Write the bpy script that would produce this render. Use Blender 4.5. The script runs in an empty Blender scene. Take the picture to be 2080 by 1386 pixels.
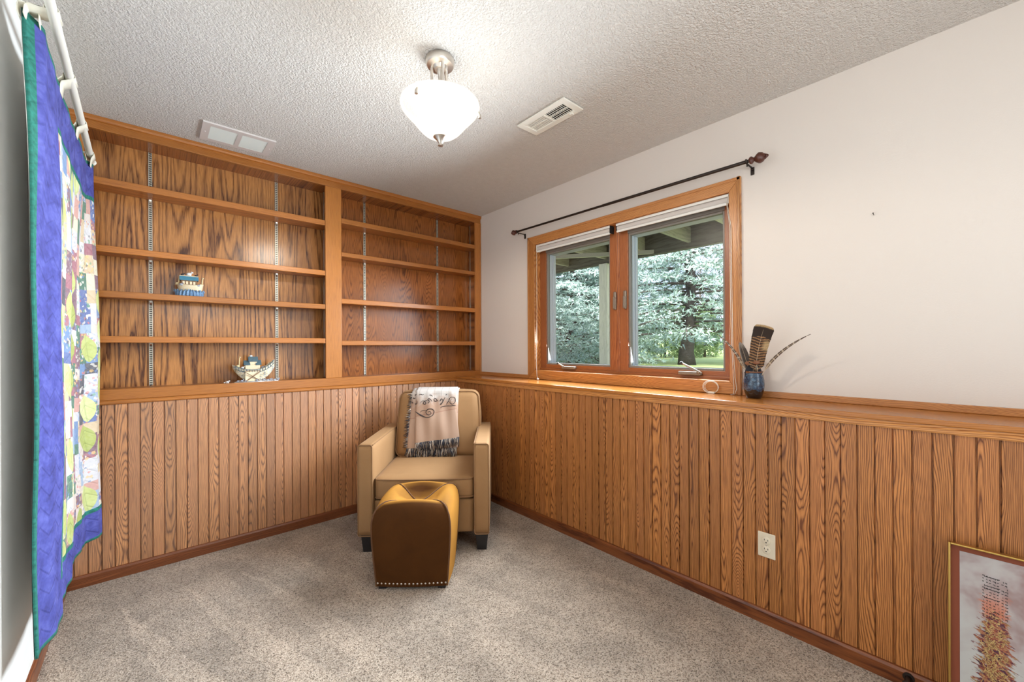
import bpy, bmesh, math, random
import numpy as np
from mathutils import Vector, Matrix
from math import sin, cos, pi, radians, sqrt, atan2, floor
R = random.Random(7)
S = bpy.context.scene
COL = S.collection
# ------------------------------------------------------------------ camera
CAM = (-2.30037, -3.02642, 1.22239)
YAW, ROLL, FPX = radians(41.5655), -0.00454, 825.06
fw = Vector((sin(YAW), cos(YAW), 0)); rt = Vector((cos(YAW), -sin(YAW), 0)); up = Vector((0, 0, 1))
r2 = rt*cos(ROLL) + up*sin(ROLL); u2 = -rt*sin(ROLL) + up*cos(ROLL)
cd = bpy.data.cameras.new('camera'); cam = bpy.data.objects.new('camera', cd); COL.objects.link(cam)
m = Matrix(((r2.x, u2.x, -fw.x, CAM[0]), (r2.y, u2.y, -fw.y, CAM[1]), (r2.z, u2.z, -fw.z, CAM[2]), (0, 0, 0, 1)))
cam.matrix_world = m
cd.sensor_fit = 'HORIZONTAL'; cd.sensor_width = 36; cd.lens = FPX/2080*36; cd.shift_y = 12.174/2080
cd.clip_start = 0.02
S.camera = cam
S.view_settings.view_transform = 'Standard'; S.view_settings.look = 'None'
S.view_settings.exposure = -0.03; S.view_settings.gamma = 1.0; S.view_settings.use_curve_mapping = False
S.cycles.max_bounces = 8; S.cycles.diffuse_bounces = 5; S.cycles.transparent_max_bounces = 16
S.cycles.sample_clamp_indirect = 4.0; S.cycles.use_denoising = True
S.cycles.caustics_reflective = False; S.cycles.caustics_refractive = False
# ------------------------------------------------------------------ world and lights
W_ = bpy.data.worlds.new('sky'); S.world = W_; W_.use_nodes = True
nt = W_.node_tree; nt.nodes.clear()
_bg = nt.nodes.new('ShaderNodeBackground'); _o = nt.nodes.new('ShaderNodeOutputWorld')
_tc = nt.nodes.new('ShaderNodeTexCoord'); _n = nt.nodes.new('ShaderNodeTexNoise'); _r = nt.nodes.new('ShaderNodeValToRGB')
_n.inputs['Scale'].default_value = 1.5; _n.inputs['Detail'].default_value = 5
_r.color_ramp.elements[0].position = .38; _r.color_ramp.elements[0].color = (.52, .70, 1.0, 1)
_r.color_ramp.elements[1].position = .66; _r.color_ramp.elements[1].color = (.92, .96, 1.0, 1)
nt.links.new(_tc.outputs['Generated'], _n.inputs['Vector']); nt.links.new(_n.outputs['Fac'], _r.inputs['Fac'])
nt.links.new(_r.outputs['Color'], _bg.inputs['Color']); nt.links.new(_bg.outputs['Background'], _o.inputs['Surface'])
_bg.inputs['Strength'].default_value = 1.75
def light(name, kind, loc, energy, color, direction=None, **kw):
    d = bpy.data.lights.new(name, kind); d.energy = energy; d.color = color
    for k, v in kw.items(): setattr(d, k, v)
    o = bpy.data.objects.new(name, d); COL.objects.link(o); o.location = loc
    if direction: o.rotation_euler = Vector(direction).to_track_quat('-Z', 'Y').to_euler()
    return o
LAMP = (-1.385, -1.545)
light('sun', 'SUN', (-6, 0, 9), 11, (1, .97, .92), (.62, .25, -.75), angle=radians(25))
# added fill light behind the camera, standing before the closed door
light('rear_fill', 'AREA', (-.80, -3.86, .98), 15, (.84, .93, 1.0), (-.12, 1, -.02), shape='RECTANGLE', size=.84, size_y=1.9)
# daylight coming in at the window
light('window_daylight', 'AREA', (-.035, -1.455, 1.53), 84, (.82, .92, 1.0), (-1, 0, -.30), shape='RECTANGLE', size=1.40, size_y=.86, spread=radians(130))
# added fill light aimed up at the ceiling behind the camera
light('ceiling_fill', 'AREA', (-1.85, -3.45, 1.75), 18, (1, .985, .96), (.25, .45, 1), shape='RECTANGLE', size=.7, size_y=.7)
# the bulbs inside the ceiling lamp's bowl
light('lamp_bulbs', 'POINT', (LAMP[0], LAMP[1], 2.19), 3.2, (1, .93, .84), shadow_soft_size=.05)
light('lamp_downlight', 'SPOT', (LAMP[0], LAMP[1], 2.205), 80, (1, .94, .86), (0, 0, -1), shadow_soft_size=.05, spot_size=radians(176), spot_blend=.25)
# ------------------------------------------------------------------ shader helper
def c4(c): return (c[0], c[1], c[2], 1.0)
def srgb(r, g, b):
    f = lambda v: (v/255/12.92) if v/255 <= .04045 else ((v/255+.055)/1.055)**2.4
    return (f(r), f(g), f(b))
class Sh:
    def __init__(s, name):
        s.m = bpy.data.materials.new(name); s.m.use_nodes = True; s.t = s.m.node_tree; s.t.nodes.clear()
        s.out = s.t.nodes.new('ShaderNodeOutputMaterial')
    def put(s, sock, v):
        if v is None: return
        if hasattr(v, 'is_output'): s.t.links.new(v, sock)
        elif isinstance(v, (tuple, list)) and sock.type == 'RGBA' and len(v) == 3: sock.default_value = c4(v)
        else: sock.default_value = v
    def node(s, typ, **kw):
        n = s.t.nodes.new('ShaderNode'+typ)
        for k, v in kw.items():
            if k in n.inputs: s.put(n.inputs[k], v)
            else: setattr(n, k, v)
        return n
    def m_(s, op, a, b=None, c=None, clamp=False):
        n = s.t.nodes.new('ShaderNodeMath'); n.operation = op; n.use_clamp = clamp
        for i, v in enumerate((a, b, c)):
            if v is not None: s.put(n.inputs[i], v)
        return n.outputs[0]
    def add(s, a, b): return s.m_('ADD', a, b)
    def sub(s, a, b): return s.m_('SUBTRACT', a, b)
    def mul(s, a, b): return s.m_('MULTIPLY', a, b)
    def vec(s, x=0, y=0, z=0):
        n = s.t.nodes.new('ShaderNodeCombineXYZ')
        for i, v in enumerate((x, y, z)): s.put(n.inputs[i], v)
        return n.outputs[0]
    def sep(s, v):
        n = s.t.nodes.new('ShaderNodeSeparateXYZ'); s.put(n.inputs[0], v); return n.outputs
    def vmul(s, v, k):
        n = s.t.nodes.new('ShaderNodeVectorMath'); n.operation = 'MULTIPLY'; s.put(n.inputs[0], v); n.inputs[1].default_value = k; return n.outputs[0]
    def co(s, kind='Object'): return s.t.nodes.new('ShaderNodeTexCoord').outputs[kind]
    def noise(s, v, scale=5., detail=3., rough=.5, dist=0., out='Fac'):
        n = s.t.nodes.new('ShaderNodeTexNoise'); s.put(n.inputs['Vector'], v); n.inputs['Scale'].default_value = scale
        n.inputs['Detail'].default_value = detail; n.inputs['Roughness'].default_value = rough; n.inputs['Distortion'].default_value = dist
        return n.outputs[out]
    def voro(s, v, scale=5., feature='F1', out='Distance', rnd=1.):
        n = s.t.nodes.new('ShaderNodeTexVoronoi'); n.feature = feature; s.put(n.inputs['Vector'], v); n.inputs['Scale'].default_value = scale
        n.inputs['Randomness'].default_value = rnd
        return n.outputs[out]
    def white(s, v, out='Value', dim='3D'):
        n = s.t.nodes.new('ShaderNodeTexWhiteNoise'); n.noise_dimensions = dim
        s.put(n.inputs['W' if dim == '1D' else 'Vector'], v); return n.outputs[out]
    def ramp(s, f, stops, interp='LINEAR'):
        n = s.t.nodes.new('ShaderNodeValToRGB'); n.color_ramp.interpolation = interp; e = n.color_ramp.elements
        while len(e) < len(stops): e.new(.5)
        for i, (p, c) in enumerate(stops):
            e[i].position = p; e[i].color = c4(c if isinstance(c, (tuple, list)) else (c, c, c))
        s.put(n.inputs[0], f); return n.outputs[0]
    def mix(s, f, a, b, mode='MIX'):
        n = s.t.nodes.new('ShaderNodeMix'); n.data_type = 'RGBA'; n.blend_type = mode
        s.put(n.inputs[0], f); s.put(n.inputs[6], a); s.put(n.inputs[7], b); return n.outputs[2]
    def bump(s, h, dist=.002, strength=1.):
        n = s.t.nodes.new('ShaderNodeBump'); s.put(n.inputs['Height'], h); n.inputs['Distance'].default_value = dist
        n.inputs['Strength'].default_value = strength; return n.outputs[0]
    def pbr(s, col, rough=.5, normal=None, **kw):
        n = s.t.nodes.new('ShaderNodeBsdfPrincipled'); s.put(n.inputs['Base Color'], col); s.put(n.inputs['Roughness'], rough)
        if normal is not None: s.put(n.inputs['Normal'], normal)
        for k, v in kw.items(): s.put(n.inputs[k.replace('_', ' ')], v)
        s.t.links.new(n.outputs[0], s.out.inputs[0]); return s.m
def plain(name, col, rough=.5, **kw):
    s = Sh(name); return s.pbr(col, rough, **kw)
def mottled(name, a, b, scale=40., rough=.5, bump=0., **kw):
    s = Sh(name); v = s.co(); n = s.noise(v, scale, 4., .6)
    return s.pbr(s.mix(n, a, b), rough, s.bump(n, bump) if bump else None, **kw)
# oak: growth rings of a log cut along the board, so the faces show cathedrals and straight grain
def oak(name, axis='Z', light_=(.56, .245, .078), dark=(.24, .078, .018), ring=230., wander=.085, wfreq=1.5, cspan=.08, board=None,
        rough=.34, tone=.16, contrast=1., coat=0.0, spec=.5):
    s = Sh(name); xyz = s.sep(s.co()); i = 'XYZ'.index(axis); a = xyz[i]; b, c = [xyz[k] for k in range(3) if k != i]
    if board:
        bax, w, off = board
        q = xyz['XYZ'.index(bax)]; o = c if xyz['XYZ'.index(bax)] == b else b
        t = s.m_('DIVIDE', s.sub(q, off), w); idx = s.m_('FLOOR', t)
        u = s.mul(s.sub(s.sub(t, idx), .5), w); d0 = 0.
        seed = s.white(s.add(idx, .37), 'Color', '1D')
    else:
        u = b; d0 = c; seed = s.white(s.vec(s.node('ObjectInfo').outputs['Random'], .3, .7), 'Color')
    r1, r2_, r3 = s.sep(seed)
    a2 = s.add(a, s.mul(r3, 37.))
    n1 = s.noise(s.vec(a2, s.mul(r1, 19.), 0), wfreq, 1., .4)
    cx = s.mul(s.sub(r1, .5), cspan)
    dd = s.add(s.add(d0 if not board else 0., s.mul(s.sub(r2_, .5), .05)), s.mul(s.sub(n1, .5), wander*2))
    du = s.sub(u, cx)
    rad = s.m_('SQRT', s.add(s.mul(du, du), s.add(s.mul(dd, dd), 1e-6)))
    fine = s.noise(s.vec(s.mul(u, 1.), s.mul(a2, .12), s.mul(d0, 1.) if not board else r2_), 55., 2., .5)
    ph = s.add(s.mul(rad, s.mul(s.add(.62, s.mul(r3, .75)), ring)), s.mul(fine, 1.5))
    fr = s.m_('FRACT', ph)
    k = 1-contrast
    mid = tuple(light_[j]*.62+dark[j]*.38 for j in range(3))
    dk = tuple(dark[j]*contrast + light_[j]*k for j in range(3))
    col = s.ramp(fr, [(0., dk), (.12, mid), (.34, light_), (.58, light_), (.80, mid), (.93, dk), (1., dk)])
    fib = s.noise(s.vec(s.mul(u, 1.), s.mul(a2, .02), s.mul(d0, 1.) if not board else r1), 480., 2., .6)
    col = s.mix(s.ramp(fib, [(.36, .55), (.52, 0.)]), col, dark)
    t = s.add(1-tone, s.mul(r2_, tone*2))
    col = s.mix(1., col, s.vec(t, t, s.mul(t, s.add(.9, s.mul(r3, .15)))), 'MULTIPLY')
    return s.pbr(col, rough, s.bump(fib, .0006, .5), Coat_Weight=coat, Coat_Roughness=.5, Specular_IOR_Level=spec)
# ------------------------------------------------------------------ mesh helper
BASE = {}
class MB:
    def __init__(s): s.v = []; s.f = []; s.uv = []
    def add(s, verts, faces, uvs=None):
        o = len(s.v); s.v += [tuple(p) for p in verts]; s.f += [[i+o for i in f] for f in faces]
        if uvs is not None: s.uv += list(uvs)
        return s
    def box(s, x0, x1, y0, y1, z0, z1, M=None):
        v = [(x, y, z) for x in (x0, x1) for y in (y0, y1) for z in (z0, z1)]
        if M is not None: v = [M @ Vector(p) for p in v]
        return s.add(v, [(0, 1, 3, 2), (4, 6, 7, 5), (0, 4, 5, 1), (2, 3, 7, 6), (0, 2, 6, 4), (1, 5, 7, 3)])
    def prism(s, poly, vec_, M=None):
        n = len(poly); v = [Vector(p) for p in poly]; v += [p+Vector(vec_) for p in v]
        if M is not None: v = [M @ p for p in v]
        return s.add(v, [list(range(n))[::-1], list(range(n, 2*n))] + [(i, (i+1) % n, n+(i+1) % n, n+i) for i in range(n)])
    def tube(s, pts, r, n=10, closed=False, caps=True):
        pts = [Vector(p) for p in pts]; L = len(pts); rr = r if isinstance(r, (list, tuple)) else [r]*L
        o = len(s.v); prev = None
        for i, p in enumerate(pts):
            a = pts[(i-1) % L] if closed else pts[max(i-1, 0)]; b = pts[(i+1) % L] if closed else pts[min(i+1, L-1)]
            t = (b-a).normalized()
            if prev is None:
                x = t.orthogonal().normalized()
            else:
                x = prev - t*prev.dot(t); x = x.normalized() if x.length > 1e-6 else t.orthogonal().normalized()
            prev = x; y = t.cross(x)
            s.v += [tuple(p + (x*cos(2*pi*k/n)+y*sin(2*pi*k/n))*rr[i]) for k in range(n)]
        for i in range(L if closed else L-1):
            j = (i+1) % L
            for k in range(n): s.f.append((o+i*n+k, o+i*n+(k+1) % n, o+j*n+(k+1) % n, o+j*n+k))
        if caps and not closed:
            s.f.append([o+k for k in range(n)][::-1]); s.f.append([o+(L-1)*n+k for k in range(n)])
        return s
    def lathe(s, prof, c=(0, 0, 0), n=40, M=None):
        o = len(s.v); L = len(prof); V = []
        for r, z in prof:
            V += [Vector((r*cos(2*pi*k/n), r*sin(2*pi*k/n), z)) for k in range(n)]
        if M is not None: V = [M @ p for p in V]
        s.v += [(p.x+c[0], p.y+c[1], p.z+c[2]) for p in V]
        for i in range(L-1):
            for k in range(n): s.f.append((o+i*n+k, o+i*n+(k+1) % n, o+(i+1)*n+(k+1) % n, o+(i+1)*n+k))
        s.f.append([o+k for k in range(n)][::-1]); s.f.append([o+(L-1)*n+k for k in range(n)])
        return s
    def ball(s, c, r, n=14, M=None):
        r = r if isinstance(r, (list, tuple)) else (r, r, r); h = max(5, n//2)
        D = Matrix.Diagonal((*r, 1))
        if M is not None: D = M @ D
        return s.lathe([(max(1e-4, sin(pi*i/h)), -cos(pi*i/h)) for i in range(h+1)], c, n, D)
    def grid(s, fn, nu, nv, closed_u=False):
        V = []; U = []
        for j in range(nv+1):
            for i in range(nu+1):
                V.append(fn(i/nu, j/nv)); U.append((i/nu, j/nv))
        s.add(V, [(j*(nu+1)+i, j*(nu+1)+i+1, (j+1)*(nu+1)+i+1, (j+1)*(nu+1)+i) for j in range(nv) for i in range(nu)], U); return s
    def loft(s, rings):
        n = len(rings[0]); o = len(s.v)
        for r in rings: s.v += [tuple(p) for p in r]
        for i in range(len(rings)-1):
            for k in range(n): s.f.append((o+i*n+k, o+i*n+(k+1) % n, o+(i+1)*n+(k+1) % n, o+(i+1)*n+k))
        s.f.append([o+k for k in range(n)][::-1]); s.f.append([o+(len(rings)-1)*n+k for k in range(n)]); return s
    def build(s, name, mat, parent=None, smooth=False, bevel=0., seg=2, solid=0., subsurf=0, base=None, label=None, angle=40):
        b = Vector(base) if base is not None else (Vector(BASE[parent.name]) if parent is not None and parent.name in BASE else Vector((0, 0, 0)))
        me = bpy.data.meshes.new(name); me.from_pydata([tuple(Vector(p)-b) for p in s.v], [], s.f); me.update()
        bm = bmesh.new(); bm.from_mesh(me); bmesh.ops.recalc_face_normals(bm, faces=bm.faces); bm.to_mesh(me); bm.free()
        if s.uv and len(s.uv) == len(s.v):
            ul = me.uv_layers.new(name='UVMap')
            for lp in me.loops: ul.data[lp.index].uv = s.uv[lp.vertex_index]
        o = bpy.data.objects.new(name, me); COL.objects.link(o)
        me.materials.append(mat)
        if smooth:
            for p in me.polygons: p.use_smooth = True
            if smooth == 'auto': me.set_sharp_from_angle(angle=radians(angle))
        if solid: q = o.modifiers.new('solid', 'SOLIDIFY'); q.thickness = solid; q.offset = 0
        if bevel: q = o.modifiers.new('bevel', 'BEVEL'); q.width = bevel; q.segments = seg; q.limit_method = 'ANGLE'; q.angle_limit = radians(35)
        if subsurf: q = o.modifiers.new('sub', 'SUBSURF'); q.levels = subsurf; q.render_levels = subsurf
        if parent is not None: o.parent = parent
        elif base is not None: o.location = b
        if label: o['label'] = label
        BASE[o.name] = tuple(b)
        return o
def tag(o, label, cat, group=None, kind=None):
    o['label'] = label; o['category'] = cat
    if group: o['group'] = group
    if kind: o['kind'] = kind
    return o
def thing(name, label, cat, loc=(0, 0, 0), group=None, rotz=0.):
    o = bpy.data.objects.new(name, None); COL.objects.link(o); o.location = loc; o.rotation_euler = (0, 0, rotz)
    o.empty_display_size = .05
    # parts are written in world coordinates unless the thing is rotated, then in its own
    BASE[o.name] = tuple(loc) if rotz == 0 else (0., 0., 0.)
    return tag(o, label, cat, group)
def struct(o, label, cat): return tag(o, label, cat, None, 'structure')
def box(name, mat, parent, x0, x1, y0, y1, z0, z1, bevel=.0015, **kw):
    return MB().box(min(x0, x1), max(x0, x1), min(y0, y1), max(y0, y1), min(z0, z1), max(z0, z1)).build(name, mat, parent, bevel=bevel, **kw)
# ------------------------------------------------------------------ materials
H, WL, D = 2.44, 2.634, .2793            # ceiling height, left wall at x=-WL, wainscot stands D in front of the upper right wall
YF = -3.90                                # front wall, behind the camera
PW = .0502                                # width of one wainscot board
oak_back = oak('oak_paneling_back', 'Z', board=('X', PW, -1.5462), rough=.50, spec=1., coat=1., light_=(.52, .225, .078), dark=(.15, .048, .012))
oak_right = oak('oak_paneling_right', 'Z', board=('Y', PW, -2.939), rough=.38, light_=(.51, .205, .060), dark=(.14, .041, .010))
oak_x = oak('oak_trim_along_x', 'X', light_=(.54, .225, .06), dark=(.27, .085, .018), ring=210, rough=.3, cspan=.2)
oak_y = oak('oak_trim_along_y', 'Y', light_=(.55, .25, .078), dark=(.26, .088, .022), ring=170, rough=.3, cspan=.12)
oak_z = oak('oak_trim_along_z', 'Z', light_=(.55, .25, .078), dark=(.28, .092, .022), ring=200, rough=.3, cspan=.2)
oak_ledge = oak('oak_ledge', 'Y', light_=(.52, .20, .045), dark=(.34, .11, .02), ring=160, rough=.16, cspan=.5, contrast=.6)
base_x = oak('baseboard_oak_x', 'X', light_=(.26, .082, .026), dark=(.085, .02, .007), ring=170, rough=.32, cspan=.1)
base_y = oak('baseboard_oak_y', 'Y', light_=(.22, .066, .02), dark=(.085, .02, .007), ring=170, rough=.32, cspan=.1)
frame_z = oak('window_frame_oak_z', 'Z', light_=(.36, .125, .04), dark=(.19, .05, .014), ring=300, rough=.35, cspan=.4)
frame_y = oak('window_frame_oak_y', 'Y', light_=(.36, .125, .04), dark=(.19, .05, .014), ring=300, rough=.35, cspan=.4)
book_x = oak('bookcase_oak_along_x', 'X', light_=(.47, .175, .038), dark=(.22, .066, .012), ring=300, rough=.28, cspan=.5, wander=.03, contrast=.62)
book_z = oak('bookcase_oak_along_z', 'Z', light_=(.50, .195, .045), dark=(.25, .078, .015), ring=300, rough=.28, cspan=.5, wander=.03, contrast=.55)
# wide plywood backs: rotary-cut veneer with long dark streaks
def plywood(name, light_, dark, freq, amt, lo, hi, str_=.06):
    s = Sh(name); x, y, z = s.sep(s.co())
    rag = s.noise(s.vec(x, 3., s.mul(z, .05)), 130., 2., .6)
    w = s.noise(s.vec(x, 0, s.mul(z, .25)), 2.6, 2., .5)
    h = s.add(s.noise(s.vec(x, 0, s.mul(z, str_)), 7.5, 1.2, .45), s.mul(s.noise(s.vec(x, 3., s.mul(z, .16)), 22., 2., .5), .05))
    fr = s.m_('FRACT', s.add(s.add(s.mul(h, freq), s.mul(w, 2.2)), s.mul(s.sub(rag, .5), .95)))
    st = s.ramp(fr, [(0., .9), (.10, .65), (lo, .0), (hi, .0), (.95, .55), (1., .9)])
    patch = s.ramp(s.noise(s.vec(x, 5., s.mul(z, .4)), 4.5, 3., .6), [(.38, .25), (.62, 1.)])
    fib = s.noise(s.vec(x, 1., s.mul(z, .025)), 420., 2., .6)
    st = s.m_('MULTIPLY', s.mul(st, amt), s.add(.30, s.mul(patch, .75)), clamp=True)
    col = s.mix(st, light_, dark)
    col = s.mix(s.ramp(fib, [(.40, .4), (.56, 0.)]), col, dark)
    tone = s.ramp(w, [(.3, .85), (.7, 1.1)])
    return s.pbr(s.mix(1., col, tone, 'MULTIPLY'), .22, s.bump(fib, .0004, .4))
ply_left = plywood('plywood_wild_grain', (.51, .225, .068), (.070, .018, .006), 15., 1.2, .36, .74)
ply_right = plywood('plywood_reddish', (.40, .135, .03), (.065, .015, .004), 34., 1., .36, .70, .12)
def paint(name, col, bump, scale):
    s = Sh(name); n = s.noise(s.co(), scale, 4., .6); return s.pbr(col, .6, s.bump(n, bump))
wall_paint = paint('cream_wall_paint', (.70, .645, .595), .0004, 160.)
white_paint = paint('white_wall_paint', (.74, .74, .72), .0004, 160.)
def popcorn():
    s = Sh('popcorn_ceiling'); v = s.co()
    a = s.noise(v, 115., 3., .55); b = s.voro(v, 140.)
    h = s.add(s.mul(s.ramp(a, [(.38, 0.), (.62, 1.)]), .8), s.mul(s.sub(1., b), .5))
    return s.pbr(s.mix(s.noise(v, 30., 3.), (.60, .575, .54), (.68, .655, .62)), .85, s.bump(h, .006, .75))
ceil_m = popcorn()
def carpet():
    s = Sh('cut_pile_carpet'); v = s.co(); x, y, z = s.sep(v)
    t1 = s.noise(v, 210., 3., .65); t2 = s.voro(v, 230., out='Color'); cr = s.sep(t2)[0]
    base = s.ramp(s.add(s.mul(t1, .6), s.mul(cr, .4)), [(.27, (.075, .05, .032)), (.36, (.22, .163, .115)), (.46, (.355, .277, .208)), (.70, (.50, .41, .325))])
    # the nap lies in swaths left by the vacuum cleaner
    ang = s.vec(s.add(s.mul(x, .98), s.mul(y, .2)), s.mul(s.sub(s.mul(y, .98), s.mul(x, .2)), .22), 0)
    w1 = s.ramp(s.noise(ang, 4.2, 2., .5, .25), [(.46, 0.), (.51, 1.)])
    w2 = s.ramp(s.noise(v, 5.5, 4., .62, .3), [(.40, 0.), (.62, 1.)])
    fr = s.m_('FRACT', s.mul(s.add(s.add(x, s.mul(y, .21)), s.mul(s.noise(v, 3., 3., .6), .10)), 1/.245))
    grow = s.m_('MULTIPLY', s.m_('SUBTRACT', -.28, y), .62, clamp=True)
    wedge = s.m_('MULTIPLY', s.ramp(s.sub(s.mul(grow, .95), fr), [(.0, 0.), (.05, 1.)]), s.ramp(s.mul(s.add(x, 2.62), .5), [(.38, 1.), (.62, 0.)]))
    t = s.add(.75, s.add(s.mul(wedge, .20), s.add(s.mul(w1, .12), s.mul(w2, .22))))
    h = s.add(s.mul(t1, .7), s.mul(s.voro(v, 190.), .6))
    return s.pbr(s.mix(1., base, t, 'MULTIPLY'), .95, s.bump(h, .006, .9), Sheen_Weight=.15)
carpet_m = carpet()
def metal(name, col, rough): return plain(name, col, rough, Metallic=1.)
nickel = metal('brushed_nickel', (.62, .58, .53), .28)
bronze = metal('dark_bronze', (.06, .05, .045), .4)
brass = metal('gold_metal', (.62, .42, .12), .28)
standard_metal = metal('shelf_standard_metal', (.62, .60, .52), .4)
white_metal = plain('white_enamel', (.66, .62, .60), .4)
white_plastic = plain('white_plastic', (.80, .79, .72), .35)
dark = plain('dark_cavity', (.015, .013, .012), .8)
black_wood = plain('black_stained_wood', (.012, .011, .012), .35)
# ------------------------------------------------------------------ the room
o = MB().box(-WL-.15, .2, YF-.15, .35, -.06, 0).build('floor', carpet_m); struct(o, 'beige cut pile carpet covering the floor', 'floor')
o = MB().box(-WL-.15, .2, YF-.15, .35, H, H+.1).build('ceiling', ceil_m); struct(o, 'white popcorn textured ceiling', 'ceiling')
o = MB().box(-WL-.12, -WL, YF-.12, .3, 0, H).build('wall_left', white_paint); struct(o, 'white painted left wall behind the quilt', 'wall')
fwall = MB()
for b in ((-WL, -1.22, 0, H), (-.30, 0, 0, H), (-1.22, -.30, 2.05, H)): fwall.box(b[0], b[1], YF-.1, YF, b[2], b[3])  # opening shaped to admit light from behind; the added door shuts it
struct(fwall.build('wall_front', white_paint), 'white wall with a door opening behind the camera', 'wall')
o = MB().box(-1.22, -.30, YF-.06, YF-.02, 0, 2.05).box(-1.10, -.42, YF-.02, YF-.012, .25, .95).box(-1.10, -.42, YF-.02, YF-.012, 1.1, 1.9).build('sun_block_door', white_paint, None, bevel=.004); struct(o, 'white panelled door added behind the camera to keep the sun out', 'door')  # unseen slab added to keep sun out of the front opening
# back wall: solid wall, wainscot boards with grooves, cap moulding
def boards(along, a0, a1, z0, z1, first, face, depth, sgn):
    """board paneling whose face lies at `face`; grooves 3 mm wide every PW; sgn = direction of the room"""
    k0 = int(math.floor((a0-first)/PW)); prof = [(a0, 0.)]; k = k0
    while True:
        g = first + k*PW
        if g > a1-.004: break
        if g > a0+.004: prof += [(g-.0028, 0.), (g-.0013, -.0075), (g+.0013, -.0075), (g+.0028, 0.)]
        k += 1
    prof.append((a1, 0.)); prof += [(a1, -depth), (a0, -depth)]
    m_ = MB()
    if along == 'X': m_.prism([(a, face+sgn*d, z0) for a, d in prof], (0, 0, z1-z0))
    else: m_.prism([(face+sgn*d, a, z0) for a, d in prof], (0, 0, z1-z0))
    return m_
wb = MB().box(-WL, -D, .012, .30, 0, .946).box(-WL, .2, .20, .30, .946, H).build('wall_back', oak_back); struct(wb, 'back wall with oak board wainscot below the bookcase', 'wall')
boards('X', -WL, -D, .0, .93, -1.5462, 0., .012, -1).build('wainscot_paneling', oak_back, wb)
# right wall: painted upper wall set back behind a deep oak ledge on the wainscot
WY0, WY1, WZ0, WZ1 = -2.183, -.724, 1.037, 2.036   # window opening
wr = MB()
for b in ((YF, WY0, .946, H), (WY1, .2, .946, H), (WY0, WY1, .946, WZ0), (WY0, WY1, WZ1, H)): wr.box(0, .16, b[0], b[1], b[2], b[3])
wr = wr.build('wall_right', wall_paint); struct(wr, 'cream painted right wall above an oak wainscot and ledge', 'wall')
MB().box(-D+.012, .16, YF, .2, 0, .946).build('lower_wall', oak_right, wr)
boards('Y', YF, -.0, .0, .93, -2.939, -D, .012, -1).build('wainscot_paneling', oak_right, wr)
box('ledge', oak_ledge, wr, -D-.010, .001, YF, .0, .946, .966, .004, seg=3)
# moulding under the ledge, a stepped profile
MB().prism([(-D, YF, .9195), (-D-.007, YF, .9195), (-D-.0085, YF, .924), (-D-.0085, YF, .934), (-D-.004, YF, .939), (-D-.004, YF, .946), (-D, YF, .946)], (0, -YF-.002, 0)).build('ledge_moulding', oak_y, wr, smooth=False)
box('ledge_back_strip', oak_y, wr, -.013, 0, YF, -2.242, .966, .996, .003)
box('ledge_back_strip', oak_y, wr, -.013, 0, -.644, -.001, .966, .996, .003)
# baseboards
def baseboard(name, pts, m_): return MB().prism(pts[0], pts[1]).build(name, m_)
pb = [(0, 0), (.012, 0), (.012, .050), (.008, .060), (0, .062)]
o = baseboard('baseboard_back', ([(-WL, -d, z) for d, z in pb], (WL-D, 0, 0)), base_x); struct(o, 'dark oak baseboard along the back wall', 'baseboard')
o = baseboard('baseboard_right', ([(-D-d, YF, z) for d, z in pb], (0, -YF, 0)), base_y); struct(o, 'dark oak baseboard along the right wall', 'baseboard')
o = baseboard('baseboard_left', ([(-WL+d, YF, z) for d, z in pb], (0, -YF, 0)), base_y); struct(o, 'dark oak baseboard along the left wall', 'baseboard')
# ------------------------------------------------------------------ bookcase
bk = thing('bookcase', 'built-in oak bookcase with two bays of open shelves above the back wainscot', 'bookcase', (-1.3, .1, .93))
BD = .172                                  # depth to the back panel
xs = [(-WL, -2.560), (-1.378, -1.267), (-.064, -.001)]
ZB0, ZB1, ZT0 = .948, 1.006, 2.374
# bottom rail with small lip, top rail with crown strip, stiles
box('bottom_rail', book_x, bk, -WL, -.001, 0, .02, ZB0, ZB1, .003)
MB().prism([(-WL, 0, .926), (-WL, -.006, .926), (-WL, -.0085, .932), (-WL, -.0085, .942), (-WL, -.003, .948), (-WL, 0, .948)], (WL-D-.004, 0, 0)).build('bottom_moulding', book_x, bk)
box('top_rail', book_x, bk, -WL, -.001, 0, .02, ZT0, H-.001, .003)
MB().prism([(-WL, 0, 2.412), (-WL, -.010, 2.415), (-WL, -.012, 2.425), (-WL, -.012, H-.001), (-WL, 0, H-.001)], (WL-.002, 0, 0)).build('crown_strip', book_x, bk)
for a, b in xs: box('stile', book_z, bk, a, b, 0, .02, ZB1, ZT0, .003)
MB().prism([(-.018, 0, .968), (-.014, -.007, .968), (-.004, -.007, .968), (-.001, 0, .968)], (0, 0, ZT0-.968)).build('edge_bead', book_z, bk)
for a, b, m_ in ((-WL+.002, -1.345, ply_left), (-1.300, -.002, ply_right)): box('back_panel', m_, bk, a, b, BD, BD+.008, ZB0, H-.002, 0)
ply_dark = ply_right
for a, b in ((-WL+.001, -WL+.02), (-1.345, -1.300), (-.022, -.001)): box('side_panel', ply_dark, bk, a, b, .02, BD, ZB0, H-.002, .001)
for a, b in ((-WL+.02, -1.345), (-1.300, -.022)):
    box('bay_floor', book_x, bk, a, b, .02, BD, ZB0+.02, ZB1-.003, .001)
    box('bay_top', ply_dark, bk, a, b, .02, BD, ZT0+.002, ZT0+.02, .001)
shelf_z = {0: [(2.0905, 2.1275), (1.735, 1.770), (1.4966, 1.531), (1.255, 1.290)], 1: [(2.130, 2.166), (1.8877, 1.919), (1.545, 1.581), (1.240, 1.2746)]}
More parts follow.
